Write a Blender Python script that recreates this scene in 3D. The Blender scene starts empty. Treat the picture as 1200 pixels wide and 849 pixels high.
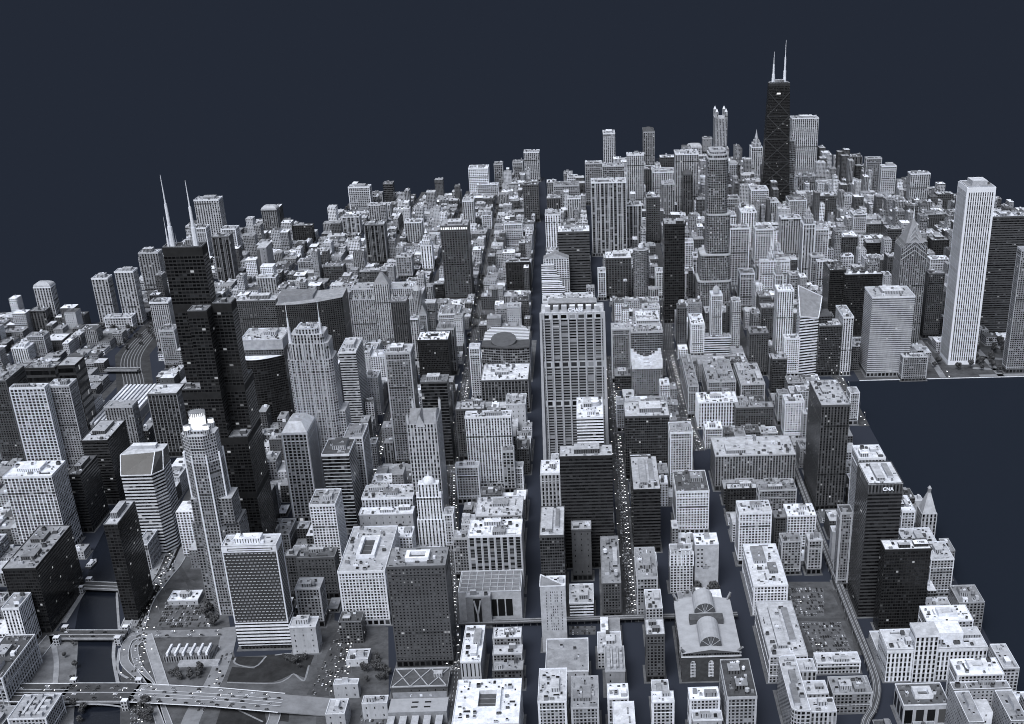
# Aerial view over a dense downtown beside a lake. All sizes in metres, x east, y north.
import bpy, math, random
from mathutils import Vector, Matrix
from math import radians, sin, cos, pi
rnd = random.Random(7)
S = bpy.context.scene
COL = S.collection
# ---------------------------------------------------------------- camera
cam = bpy.data.cameras.new('camera'); camo = bpy.data.objects.new('camera', cam); COL.objects.link(camo)
S.camera = camo
CX, CY, CZ, HD, PT, RL, FF, PX, PY = -174.27594, -1884.56497, 799.36758, 0.02064, 0.47965, -0.0178, 1465.13794, 725.02937, 651.8712
FW = Vector((sin(HD)*cos(PT), cos(HD)*cos(PT), -sin(PT)))
RT0 = Vector((cos(HD), -sin(HD), 0)); UP0 = RT0.cross(FW)
RT = RT0*cos(RL)+UP0*sin(RL); UP = -RT0*sin(RL)+UP0*cos(RL)
m = Matrix((RT, UP, -FW)).transposed().to_4x4(); m.translation = Vector((CX, CY, CZ))
camo.matrix_world = m
cam.sensor_width = 36; cam.sensor_fit = 'HORIZONTAL'; cam.lens = FF/1200*36
cam.shift_x = (600-PX)/1200; cam.shift_y = (PY-424.5)/1200
cam.clip_start = 5; cam.clip_end = 60000
S.render.resolution_x = 1024; S.render.resolution_y = 724
# ---------------------------------------------------------------- light
EXPO = 0.0
SUN_EL, SUN_AZ = radians(54), radians(200)      # azimuth clockwise from north: the sun stands in the south-west behind thin cloud
W = bpy.data.worlds.new('World'); S.world = W; W.use_nodes = True
nt = W.node_tree; nt.nodes.clear()
N = nt.nodes.new; L = nt.links.new
out = N('ShaderNodeOutputWorld'); bg = N('ShaderNodeBackground'); bg2 = N('ShaderNodeBackground')
sky = N('ShaderNodeTexSky'); sky.sky_type = 'NISHITA'; sky.sun_disc = False
sky.sun_elevation = SUN_EL; sky.sun_rotation = SUN_AZ; sky.air_density = 1.0; sky.dust_density = 4.0; sky.ozone_density = 1.0
hsv = N('ShaderNodeHueSaturation'); hsv.inputs['Saturation'].default_value = 0.28
L(sky.outputs[0], hsv.inputs['Color']); L(hsv.outputs[0], bg.inputs[0]); bg.inputs[1].default_value = 0.1
bg2.inputs[0].default_value = (0.0178/2**EXPO, 0.0232/2**EXPO, 0.0369/2**EXPO, 1); bg2.inputs[1].default_value = 1.0
tc = N('ShaderNodeTexCoord'); sp = N('ShaderNodeSeparateXYZ'); L(tc.outputs['Generated'], sp.inputs[0])
mr = N('ShaderNodeMapRange'); mr.inputs[1].default_value = 0.0; mr.inputs[2].default_value = 0.12; L(sp.outputs['Z'], mr.inputs[0])
mx = N('ShaderNodeMixShader'); L(mr.outputs[0], mx.inputs[0]); L(bg2.outputs[0], mx.inputs[1]); L(bg.outputs[0], mx.inputs[2]); L(mx.outputs[0], out.inputs[0])
sun = bpy.data.lights.new('sun', 'SUN'); suno = bpy.data.objects.new('sun', sun); COL.objects.link(suno)
sun.energy = 2.75; sun.angle = radians(32); sun.color = (1.0, 0.985, 0.97)
sd = Vector((sin(SUN_AZ)*cos(SUN_EL), cos(SUN_AZ)*cos(SUN_EL), sin(SUN_EL)))
suno.rotation_euler = sd.to_track_quat('Z', 'Y').to_euler()
S.view_settings.view_transform = 'Standard'; S.view_settings.look = 'None'; S.view_settings.gamma = 1
S.view_settings.use_curve_mapping = False; S.view_settings.exposure = EXPO
S.render.engine = 'CYCLES'; S.cycles.max_bounces = 4; S.cycles.diffuse_bounces = 2; S.cycles.glossy_bounces = 2; S.cycles.filter_width = 1.0

# ---------------------------------------------------------------- helpers
def ray(u, v): return FW + RT*((u-PX)/FF) - UP*((v-PY)/FF)
def at(u, v, z=0.0):                      # ground (or height z) point seen at photo pixel u, v
    d = ray(u, v); t = (z-CZ)/d.z; return (CX+d.x*t, CY+d.y*t)
def px(p):
    d = Vector(p)-Vector((CX, CY, CZ)); z = d.dot(FW)
    return PX+FF*d.dot(RT)/z, PY-FF*d.dot(UP)/z
def tint(v): return (v*0.90, v*0.965, v*1.10, 1)
TONE = {'W': 0.72, 'L': 0.42, 'M': 0.24, 'D': 0.085, 'K': 0.022, 'V': 0.012}
MATS = {}
def nodes(name):
    m = bpy.data.materials.new(name); m.use_nodes = True; t = m.node_tree
    return m, t, t.nodes['Principled BSDF']
def plain(tone, rough=0.8, noise=0.25, scale=0.12):
    key = ('p', tone, rough, noise)
    if key in MATS: return MATS[key]
    v = TONE[tone] if isinstance(tone, str) else tone
    m, t, b = nodes('plain_%s' % tone); N = t.nodes.new; L = t.links.new
    g = N('ShaderNodeNewGeometry'); n = N('ShaderNodeTexNoise'); n.inputs['Scale'].default_value = scale; n.inputs['Detail'].default_value = 5; n.inputs['Roughness'].default_value = 0.7
    L(g.outputs['Position'], n.inputs['Vector'])
    r = N('ShaderNodeMapRange'); r.inputs[1].default_value = .3; r.inputs[2].default_value = .7; r.inputs[3].default_value = 1-noise; r.inputs[4].default_value = 1+noise; L(n.outputs[0], r.inputs[0])
    x = N('ShaderNodeVectorMath'); x.operation = 'SCALE'; x.inputs[0].default_value = tint(v)[:3]; L(r.outputs[0], x.inputs[3]); L(x.outputs[0], b.inputs['Base Color'])
    b.inputs['Roughness'].default_value = rough; b.inputs['Specular IOR Level'].default_value = 0.2
    MATS[key] = m; return m
def flat(tone, name='flat', rough=0.9):
    key = ('f', tone, name)
    if key in MATS: return MATS[key]
    m, t, b = nodes(name); c = tone if isinstance(tone, tuple) else tint(TONE.get(tone, tone) if isinstance(tone, str) else tone)
    b.inputs['Base Color'].default_value = c; b.inputs['Roughness'].default_value = rough; b.inputs['Specular IOR Level'].default_value = 0.05
    MATS[key] = m; return m
def roofmat(tone):
    key = ('r', tone)
    if key in MATS: return MATS[key]
    v = {'W': .74, 'L': .46, 'M': .27, 'D': .10, 'K': .035}[tone]
    m, t, b = nodes('roof_%s' % tone); N = t.nodes.new; L = t.links.new
    g = N('ShaderNodeNewGeometry'); oi = N('ShaderNodeObjectInfo')
    n = N('ShaderNodeTexNoise'); n.inputs['Scale'].default_value = .09; n.inputs['Detail'].default_value = 8; n.inputs['Roughness'].default_value = 0.75; L(g.outputs['Position'], n.inputs['Vector'])
    vo = N('ShaderNodeTexVoronoi'); vo.distance = 'MANHATTAN'; vo.inputs['Scale'].default_value = .16; vo.inputs['Randomness'].default_value = .55; L(g.outputs['Position'], vo.inputs['Vector'])
    r = N('ShaderNodeMapRange'); r.inputs[1].default_value = .32; r.inputs[2].default_value = .68; r.inputs[3].default_value = .7; r.inputs[4].default_value = 1.25; L(n.outputs[0], r.inputs[0])
    sv = N('ShaderNodeSeparateColor'); L(vo.outputs['Color'], sv.inputs[0])
    r2 = N('ShaderNodeMapRange'); r2.inputs[3].default_value = .88; r2.inputs[4].default_value = 1.08; L(sv.outputs[0], r2.inputs[0])
    r3 = N('ShaderNodeMapRange'); r3.inputs[3].default_value = .75; r3.inputs[4].default_value = 1.2; L(oi.outputs['Random'], r3.inputs[0])
    a = N('ShaderNodeMath'); a.operation = 'MULTIPLY'; L(r.outputs[0], a.inputs[0]); L(r2.outputs[0], a.inputs[1])
    a2 = N('ShaderNodeMath'); a2.operation = 'MULTIPLY'; L(a.outputs[0], a2.inputs[0]); L(r3.outputs[0], a2.inputs[1])
    x = N('ShaderNodeVectorMath'); x.operation = 'SCALE'; x.inputs[0].default_value = tint(v)[:3]; L(a2.outputs[0], x.inputs[3]); L(x.outputs[0], b.inputs['Base Color'])
    b.inputs['Roughness'].default_value = .9; b.inputs['Specular IOR Level'].default_value = .1
    MATS[key] = m; return m
# facade patterns: window share of the bay, window share of the floor, bay width, floor height, spandrel tone factor, blind share
PAT = {'G': (.60, .62, 4.2, 4.0, 1, .08), 'G2': (.64, .66, 6.0, 4.8, 1, .08), 'G3': (.78, .6, 9, 5.5, 1, .12), 'V': (.52, .66, 4.4, 4.0, .45, .10),
       'V2': (.66, .74, 8.0, 4.2, .35, .10), 'V3': (.46, .93, 4.4, 8, .8, 0), 'B': (1.1, .5, 4, 4.4, 1, .06), 'B2': (1.1, .62, 4, 13, 1, .03),
       'B3': (1.1, .42, 4, 4.6, 1, .02), 'B4': (1.1, .74, 4, 5.2, 1, .02), 'B5': (1.1, .3, 4, 4.0, 1, 0), 'F': (1.1, .5, 4, 4.6, 1, 0), 'C': (.86, .62, 3.0, 4.2, .8, .05), 'P': (.42, .46, 4.2, 4.0, 1, .16), 'H': (.84, .5, 11.4, 5.6, .9, .05), 'X': (.64, .30, 4.6, 4.2, 1, 0),
       'N': (.14, .3, 9, 8, 1, .2), 'S': (.3, .86, 5, 20, 1, 0), 'A': (.5, .7, 4.8, 6.0, .6, .06), 'O': (.7, .62, 14, 20, 1, 0), 'T': (.42, .8, 4.6, 4.4, .5, .1),
       'T2': (.5, .5, 4.2, 4.4, .8, .1), 'L2': (.5, .5, 4, 4, 1, .1), 'K': (.6, .6, 5, 4, 1, .1), 'E': (.08, .2, 9, 8, 1, 0), 'M': (.7, .6, 5, 4.2, .6, .1)}
def facade(st):
    tone, pat = st[0], st[1:]
    if pat not in PAT: pat = pat[0]
    key = ('w', tone, pat)
    if key in MATS: return MATS[key], PAT[pat]
    ww, wh, pu, pv, sf, bl = PAT[pat]; v = TONE[tone]
    if tone == 'K': v = {'C': .026, 'F': .045}.get(pat, .036)
    m, t, b = nodes('facade_%s%s' % (tone, pat)); N = t.nodes.new; L = t.links.new
    def M(op, a, c=None, d=None):
        n = N('ShaderNodeMath'); n.operation = op
        for i, q in enumerate((a, c, d)):
            if q is None: continue
            if isinstance(q, (int, float)): n.inputs[i].default_value = q
            else: L(q, n.inputs[i])
        return n.outputs[0]
    uv = N('ShaderNodeUVMap'); s = N('ShaderNodeSeparateXYZ'); L(uv.outputs[0], s.inputs[0]); U, Vv = s.outputs[0], s.outputs[1]
    fl = M('FLOOR', Vv)
    if pat == 'X': U = M('ADD', U, M('MULTIPLY', M('MODULO', fl, 2.0), .5))
    fu = M('SUBTRACT', M('FRACT', U), .5); fv = M('SUBTRACT', M('FRACT', Vv), .5); cu = M('FLOOR', U)
    inu = M('LESS_THAN', M('ABSOLUTE', fu), ww/2); inv = M('LESS_THAN', M('ABSOLUTE', fv), wh/2); win = M('MULTIPLY', inu, inv)
    if pat in ('G', 'G2', 'C', 'M', 'V', 'T', 'B3', 'F', 'P'):      # louvred plant storeys
        pl = M('MULTIPLY', M('LESS_THAN', M('MODULO', fl, 19.0), .9), M('LESS_THAN', M('ABSOLUTE', fv), .34)); win = M('MAXIMUM', win, M('MULTIPLY', pl, .75 if pat != 'P' else .4))
    cb = N('ShaderNodeCombineXYZ'); L(cu, cb.inputs[0]); L(fl, cb.inputs[1])
    oi = N('ShaderNodeObjectInfo'); L(M('MULTIPLY', oi.outputs['Random'], 97.0), cb.inputs[2])
    wn = N('ShaderNodeTexWhiteNoise'); wn.noise_dimensions = '3D'; L(cb.outputs[0], wn.inputs['Vector'])
    sc = N('ShaderNodeSeparateColor'); L(wn.outputs['Color'], sc.inputs[0]); r1, r2, r3 = sc.outputs
    cr = N('ShaderNodeCombineXYZ'); L(fl, cr.inputs[0]); wr = N('ShaderNodeTexWhiteNoise'); wr.noise_dimensions = '3D'; L(cr.outputs[0], wr.inputs['Vector'])   # per floor
    g = N('ShaderNodeNewGeometry'); n = N('ShaderNodeTexNoise'); n.inputs['Scale'].default_value = .07; n.inputs['Detail'].default_value = 8; n.inputs['Roughness'].default_value = .78
    mp = N('ShaderNodeMapping'); mp.inputs['Scale'].default_value = (2.2, 2.2, .55); L(g.outputs['Position'], mp.inputs[0]); L(mp.outputs[0], n.inputs['Vector'])
    nr = N('ShaderNodeMapRange'); nr.inputs[1].default_value = .3; nr.inputs[2].default_value = .7; nr.inputs[3].default_value = .76; nr.inputs[4].default_value = 1.2; L(n.outputs[0], nr.inputs[0])
    ob = N('ShaderNodeMapRange'); ob.inputs[3].default_value = .82; ob.inputs[4].default_value = 1.15; L(oi.outputs['Random'], ob.inputs[0])
    wall = M('MULTIPLY', M('MULTIPLY', nr.outputs[0], ob.outputs[0]), v)
    wall = M('MULTIPLY', wall, M('ADD', .9, M('MULTIPLY', wr.outputs['Value'], .2)))
    # spandrel: inside the bay but between windows
    wall = M('MULTIPLY', wall, M('SUBTRACT', 1.0, M('MULTIPLY', inu, 1-sf)))
    gl = M('ADD', .004, M('MULTIPLY', M('POWER', r1, 2.6), {'K': .016, 'D': .03}.get(tone, .06)))
    blind = M('MULTIPLY', M('GREATER_THAN', r2, 1-(bl if tone in 'WLM' else bl*.5)), {'K': .03, 'D': .09}.get(tone, .24))
    gl = M('ADD', gl, blind)
    if pat == 'X': gl = M('ADD', .30, M('MULTIPLY', r1, .2))
    colv = M('ADD', M('MULTIPLY', wall, M('SUBTRACT', 1.0, win)), M('MULTIPLY', gl, win))
    x = N('ShaderNodeVectorMath'); x.operation = 'SCALE'; x.inputs[0].default_value = tint(1)[:3]; L(colv, x.inputs[3]); L(x.outputs[0], b.inputs['Base Color'])
    if pat not in ('X', 'V3'):
        lit = M('MULTIPLY', M('GREATER_THAN', r3, .994 if tone in 'WL' else .982 if pat != 'F' else .997), win)
        L(M('MULTIPLY', lit, M('ADD', .04, M('MULTIPLY', M('POWER', r1, 2.0), .5))), b.inputs['Emission Strength']); b.inputs['Emission Color'].default_value = (.9, .93, 1, 1)
        L(M('SUBTRACT', .75, M('MULTIPLY', win, .55)), b.inputs['Roughness']); b.inputs['Specular IOR Level'].default_value = .3
    else: b.inputs['Roughness'].default_value = .6
    MATS[key] = m; return m, PAT[pat]
GLASS_UV = None
class MB:
    def __init__(s): s.v = []; s.f = []; s.m = []; s.uv = []; s.mats = []
    def mi(s, mat):
        if mat not in s.mats: s.mats.append(mat)
        return s.mats.index(mat)
    def face(s, pts, mat, uvs=None):
        i = len(s.v); s.v += [tuple(p) for p in pts]; s.f.append(tuple(range(i, i+len(pts)))); s.m.append(s.mi(mat))
        s.uv += uvs if uvs else [(0, 0)]*len(pts)
    def prism(s, bot, z0, z1, wall, top=None, tp=None, pu=None, pv=None, bottom=False):
        """bot, tp: counter-clockwise outlines (tp when the top differs); z1: one height or one per corner; wall: a material or a facade code"""
        if isinstance(wall, str):
            wm, p = facade(wall); pu = pu or p[2]; pv = pv or p[3]
        else: wm = wall; pu = pu or 5; pv = pv or 5
        tp = tp or bot; n = len(bot); zs = z1 if isinstance(z1, (list, tuple)) else [z1]*n
        nf = max(1, round((max(zs)-z0)/pv)); k = 1.0*nf/(max(zs)-z0); off = rnd.randrange(40)*3
        for i in range(n):
            j = (i+1) % n; a, b = bot[i], bot[j]; c, d = tp[j], tp[i]
            ln = math.hypot(b[0]-a[0], b[1]-a[1]); nb = max(1, round(ln/pu)); off += 31
            s.face([(a[0], a[1], z0), (b[0], b[1], z0), (c[0], c[1], zs[j]), (d[0], d[1], zs[i])], wm,
                   [(off, off), (off+nb, off), (off+nb, off+(zs[j]-z0)*k), (off, off+(zs[i]-z0)*k)])
        if top is not None: s.face([(tp[i][0], tp[i][1], zs[i]) for i in range(n)], top)
        if bottom: s.face([(p[0], p[1], z0) for p in reversed(bot)], wm)
    def box(s, x0, x1, y0, y1, z0, z1, wall, top=None, bottom=False, **k):
        s.prism([(x0, y0), (x1, y0), (x1, y1), (x0, y1)], z0, z1, wall, top if top is not None else (wall if not isinstance(wall, str) else plain(wall[0])), bottom=bottom, **k)
    def bar(s, a, b, w, mat):
        a = Vector(a); b = Vector(b); d = (b-a).normalized(); u = d.cross(Vector((0, 0, 1)))
        if u.length < .01: u = Vector((1, 0, 0))
        u = u.normalized()*w/2; t = d.cross(u).normalized()*w/2
        q = [(-1, -1), (1, -1), (1, 1), (-1, 1)]; A = [a+u*i+t*j for i, j in q]; B = [b+u*i+t*j for i, j in q]
        for i in range(4):
            j = (i+1) % 4; s.face([A[i], A[j], B[j], B[i]], mat)
        s.face(A[::-1], mat); s.face(B, mat)
    def tube(s, x, y, z0, z1, r0, r1, mat, n=10, top=None):
        P = lambda r: [(x+r*cos(2*pi*i/n), y+r*sin(2*pi*i/n)) for i in range(n)]
        s.prism(P(r0), z0, z1, mat, top if top is not None else mat if not isinstance(mat, str) else plain(mat[0]), tp=P(max(r1, .02)))
    def build(s, name, parent=None, loc=(0, 0, 0), smooth=False):
        me = bpy.data.meshes.new(name); me.from_pydata(s.v, [], s.f)
        for mt in s.mats: me.materials.append(mt)
        me.polygons.foreach_set('material_index', s.m)
        l = me.uv_layers.new(name='UVMap'); l.data.foreach_set('uv', [c for u in s.uv for c in u])
        if smooth: me.polygons.foreach_set('use_smooth', [True]*len(s.f))
        o = bpy.data.objects.new(name, me); COL.objects.link(o); o.location = loc
        if parent: o.parent = parent
        return o
def empty(name, loc, label, cat, group=None):
    o = bpy.data.objects.new(name, None); COL.objects.link(o); o.location = loc; o.empty_display_size = 5
    o['label'] = label; o['category'] = cat
    if group: o['group'] = group
    return o
def tag(o, label, cat, group=None, kind=None):
    o['label'] = label; o['category'] = cat
    if group: o['group'] = group
    if kind: o['kind'] = kind
    return o
def struct(o): o['kind'] = 'structure'; return o
def rect(x0, x1, y0, y1): return [(x0, y0), (x1, y0), (x1, y1), (x0, y1)]
def ngon(x, y, r, n, ph=0, sx=1, sy=1): return [(x+r*sx*cos(2*pi*(i+ph)/n), y+r*sy*sin(2*pi*(i+ph)/n)) for i in range(n)]
def text(s, size, loc, mat, parent, rot=(pi/2, 0, 0), ext=.3, name='lettering'):
    c = bpy.data.curves.new(name, 'FONT'); c.body = s; c.size = size; c.extrude = ext; c.align_x = 'CENTER'; c.offset = size*.03
    t = bpy.data.objects.new('tmp', c); me = bpy.data.meshes.new_from_object(t); me.materials.clear(); me.materials.append(mat)
    o = bpy.data.objects.new(name, me); COL.objects.link(o); o.location = loc; o.rotation_euler = rot; o.parent = parent
    bpy.data.objects.remove(t); return o

# ---------------------------------------------------------------- setting: ground, lake, river, streets
SLATE = (0.0114, 0.0162, 0.0268, 1)
slate = flat((0.0300, 0.0360, 0.0525, 1), 'dark_asphalt', .95)
water_lake = flat(SLATE, 'lake_water', .95)
CITY = [(-2300, 869), (-1486, 869), (-1333, 812), (-1226, 854), (-1232, 1024), (-1260, 1120), (-1270, 1600), (-1104, 1756), (-1000, 1756), (-960, 1600), (-894, 1620), (-898, 1846), (-910, 1980), (-736, 2110),
        (-548, 2090), (-538, 2220), (-445, 2290), (-381, 2400), (-310, 2400), (-295, 2060), (-180, 2160), (-120, 2500), (-29, 2350), (20, 2660), (250, 2850), (300, 2440), (420, 2400), (520, 2300), (640, 2310), (730, 2300), (740, 2060), (850, 1960), (907, 1830), (978, 1700), (1037, 1620), (1220, 1400), (1260, 337), (301, 337), (301, -1500), (-2300, -1500)]
def sheet(name, poly, z, mat, thick=0):
    b = MB()
    if thick: b.prism(poly, z-thick, z, mat, mat)
    else: b.face([(p[0], p[1], z) for p in poly], mat)
    return struct(b.build(name))
sheet('ground', CITY, 0, slate, 3)
sheet('lake', [(302, -3000), (2400, -3000), (2400, 336), (302, 336)], -0.5, water_lake)
def line(pts, y):                        # x on a north-south polyline at northing y
    for (xa, ya), (xb, yb) in zip(pts, pts[1:]):
        if ya <= y <= yb: return xa+(xb-xa)*(y-ya)/(yb-ya)
    return None
AV = {  # name: (centre line, half width, traffic density)
 'A': ([(-335, -1000), (-343, -656), (-381, -250), (-403, 4), (-412, 423), (-419, 819), (-430, 1352), (-445, 2300)], 9, 1.0),
 'B': ([(-450, -1000), (-476, -631), (-492, -480), (-529, -30), (-540, 470)], 9, 1.0),
 'clark': ([(-256, -1000), (-256, 50), (-272, 420), (-291, 1000), (-301, 1700), (-314, 2400)], 14, 0),
 'fed': ([(-193, -1000), (-184, -545), (-178, -420)], 6, 0),
 'dear': ([(-131, -515), (-134, 520)], 11, 1.0), 'dears': ([(-131, -1000), (-131, -516)], 11, 0), 'dearn': ([(-134, 521), (-146, 1000), (-150, 1100), (-163, 2300)], 13, 0),
 'plym': ([(-86, -1000), (-84, -560), (-80, -350)], 7, 0),
 'states': ([(2, -1000), (2, 20)], 13, 0), 'state': ([(2, 21), (-8, 130), (-14, 400), (-16, 560), (0, 900)], 12, .9), 'staten': ([(0, 901), (8, 1100), (10, 1700)], 10, .5),
 'wabs': ([(142, -1000), (141, -100)], 10, 0), 'wab': ([(141, -99), (136, 350), (140, 600), (150, 1200)], 9, .4),
 'mich': ([(293, 110), (295, 350), (215, 600), (215, 1300), (240, 1800)], 9, .5),
 'wells': ([(-622, -1000), (-622, -500), (-622, 1200)], 7, .2),
 'drive': ([(-690, -720), (-722, -618), (-762, -452), (-775, -307), (-790, -100), (-790, 300)], 18, .9),
 'W1': ([(-955, -420), (-950, 900)], 8, .3), 'W2': ([(-1090, -420), (-1085, 900)], 8, .3), 'W3': ([(-1225, -420), (-1225, 900)], 8, .2), 'W4': ([(-1360, -420), (-1365, 900)], 8, .2), 'W5': ([(-1500, -420), (-1500, 900)], 8, .2),
 'N1': ([(-540, 560), (-548, 2200)], 7, .3), 'N2': ([(-690, 760), (-690, 2200)], 7, .3), 'N3': ([(-790, 760), (-790, 2100)], 7, .2), 'N4': ([(-905, 760), (-905, 2100)], 7, .2), 'N5': ([(-1010, 560), (-1010, 1800)], 7, .2), 'N6': ([(-1130, 900), (-1130, 1800)], 7, .2),
 'E1': ([(380, 700), (400, 2300)], 7, .3), 'E2': ([(500, 340), (520, 2300)], 7, .3), 'E3': ([(610, 340), (620, 2300)], 8, .3), 'E4': ([(730, 340), (760, 2000)], 8, .3), 'E5': ([(860, 340), (860, 1800)], 8, .2),
}
CROSS = [-860, -690, -530, -395, -268, -148, -12, 102, 216, 348, 485, 600, 715, 830, 945, 1060, 1180, 1300, 1420, 1540, 1660, 1780, 1900, 2020, 2140, 2260, 2400]
RIVER = [(-700, -1000), (-704, -690), (-753, -597), (-791, -473), (-829, -290), (-860, -100), (-860, 420), (-640, 540), (-640, 600), (-900, 520), (-905, 420), (-912, -32), (-885, -290), (-844, -470), (-811, -594), (-775, -690), (-772, -1000)]
riverm, rt_, rb = nodes('river_water'); rb.inputs['Base Color'].default_value = (.009, .012, .02, 1); rb.inputs['Roughness'].default_value = .25
_n = rt_.nodes.new('ShaderNodeTexNoise'); _n.inputs['Scale'].default_value = 90; _n.inputs['Detail'].default_value = 6
_b = rt_.nodes.new('ShaderNodeBump'); _b.inputs['Strength'].default_value = .25; rt_.links.new(_n.outputs[0], _b.inputs['Height']); rt_.links.new(_b.outputs[0], rb.inputs['Normal'])
sheet('river', RIVER, 0.004, riverm)
def inpoly(x, y, P):
    c = False; n = len(P)
    for i in range(n):
        x1, y1 = P[i]; x2, y2 = P[i-1]
        if (y1 > y) != (y2 > y) and x < (x2-x1)*(y-y1)/(y2-y1)+x1: c = not c
    return c
def ribbon(name, pts, hw, z, mat, thick=0, build=True, b=None):
    b = b or MB(); P = [Vector((p[0], p[1], 0)) for p in pts]; Lf = []; Rt = []
    for i, p in enumerate(P):
        d = (P[min(i+1, len(P)-1)]-P[max(i-1, 0)]).normalized(); n = Vector((-d.y, d.x, 0))*hw; Lf.append(p+n); Rt.append(p-n)
    zz = [p[2] if len(p) > 2 else z for p in pts]
    for i in range(len(P)-1):
        A, B_, C_, D = Rt[i], Rt[i+1], Lf[i+1], Lf[i]
        b.face([(A.x, A.y, zz[i]), (B_.x, B_.y, zz[i+1]), (C_.x, C_.y, zz[i+1]), (D.x, D.y, zz[i])], mat)
        if thick:
            b.face([(A.x, A.y, zz[i]-thick), (B_.x, B_.y, zz[i+1]-thick), (B_.x, B_.y, zz[i+1]), (A.x, A.y, zz[i])], mat)
            b.face([(D.x, D.y, zz[i]), (C_.x, C_.y, zz[i+1]), (C_.x, C_.y, zz[i+1]-thick), (D.x, D.y, zz[i]-thick)], mat)
            b.face([(D.x, D.y, zz[i]-thick), (C_.x, C_.y, zz[i+1]-thick), (B_.x, B_.y, zz[i+1]-thick), (A.x, A.y, zz[i]-thick)], mat)
    return struct(b.build(name)) if build else b
def smooth(pts, k=6):
    o = []
    P = [pts[0]]+list(pts)+[pts[-1]]
    for i in range(1, len(P)-2):
        for j in range(k):
            t = j/k; q = [0]*len(P[i])
            for a in range(len(P[i])):
                p0, p1, p2, p3 = P[i-1][a], P[i][a], P[i+1][a], P[i+2][a]
                q[a] = .5*((2*p1)+(-p0+p2)*t+(2*p0-5*p1+4*p2-p3)*t*t+(-p0+3*p1-3*p2+p3)*t**3)
            o.append(tuple(q))
    o.append(tuple(pts[-1])); return o
road = plain(.07, .9, .3, .08); roadlight = plain(.22, .9, .25, .05); concrete = plain(.30, .9, .25, .1); paint = flat(.6, 'road_paint'); pav = plain(.13, .9, .35, .06)
for k, (pts, hw, den) in AV.items():
    if den >= .3: ribbon('road', [p for p in pts], hw, 0.008, road)
    if den >= .8:
        b = MB()
        for (xa, ya), (xb, yb) in zip(pts, pts[1:]):
            n = int((yb-ya)/9)
            for i in range(n):
                y = ya+i*9; x = xa+(xb-xa)*(y-ya)/(yb-ya)
                for o_ in ((0, -3.6, 3.6) if hw < 12 else (0, -3.6, 3.6, -7.5, 7.5)): b.face([(x+o_-.2, y, .012), (x+o_+.2, y, .012), (x+o_+.2, y+4, .012), (x+o_-.2, y+4, .012)], paint)
        struct(b.build('lane_marking'))
PARKS = [[at(266, 764), at(345, 762), at(372, 765), at(358, 803), at(266, 800)]]
NOBUILD = [RIVER] + [
 [at(200, 640), at(232, 690), at(270, 770), at(400, 770), at(420, 1100), at(-30, 1100), at(30, 815), at(60, 740), at(95, 690), at(150, 690), at(150, 640)],   # interchange, lots and lawn
 [at(925, 686), at(975, 686), at(1010, 760), at(948, 765)],                                # parking lots
 [(-1005, 60), (-940, 60), (-1000, 380), (-1075, 600), (-1090, 860), (-1155, 860), (-1145, 600), (-1070, 380)],          # railway cutting
 [(462, 337), (1700, 337), (1700, 560), (720, 560), (560, 460), (462, 400)],                           # gardens by the white skyscraper
 [at(395, 735), at(455, 735), at(458, 1100), at(380, 1100)], [at(455, 770), at(530, 770), at(525, 1100), at(440, 1100)],
]
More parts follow.
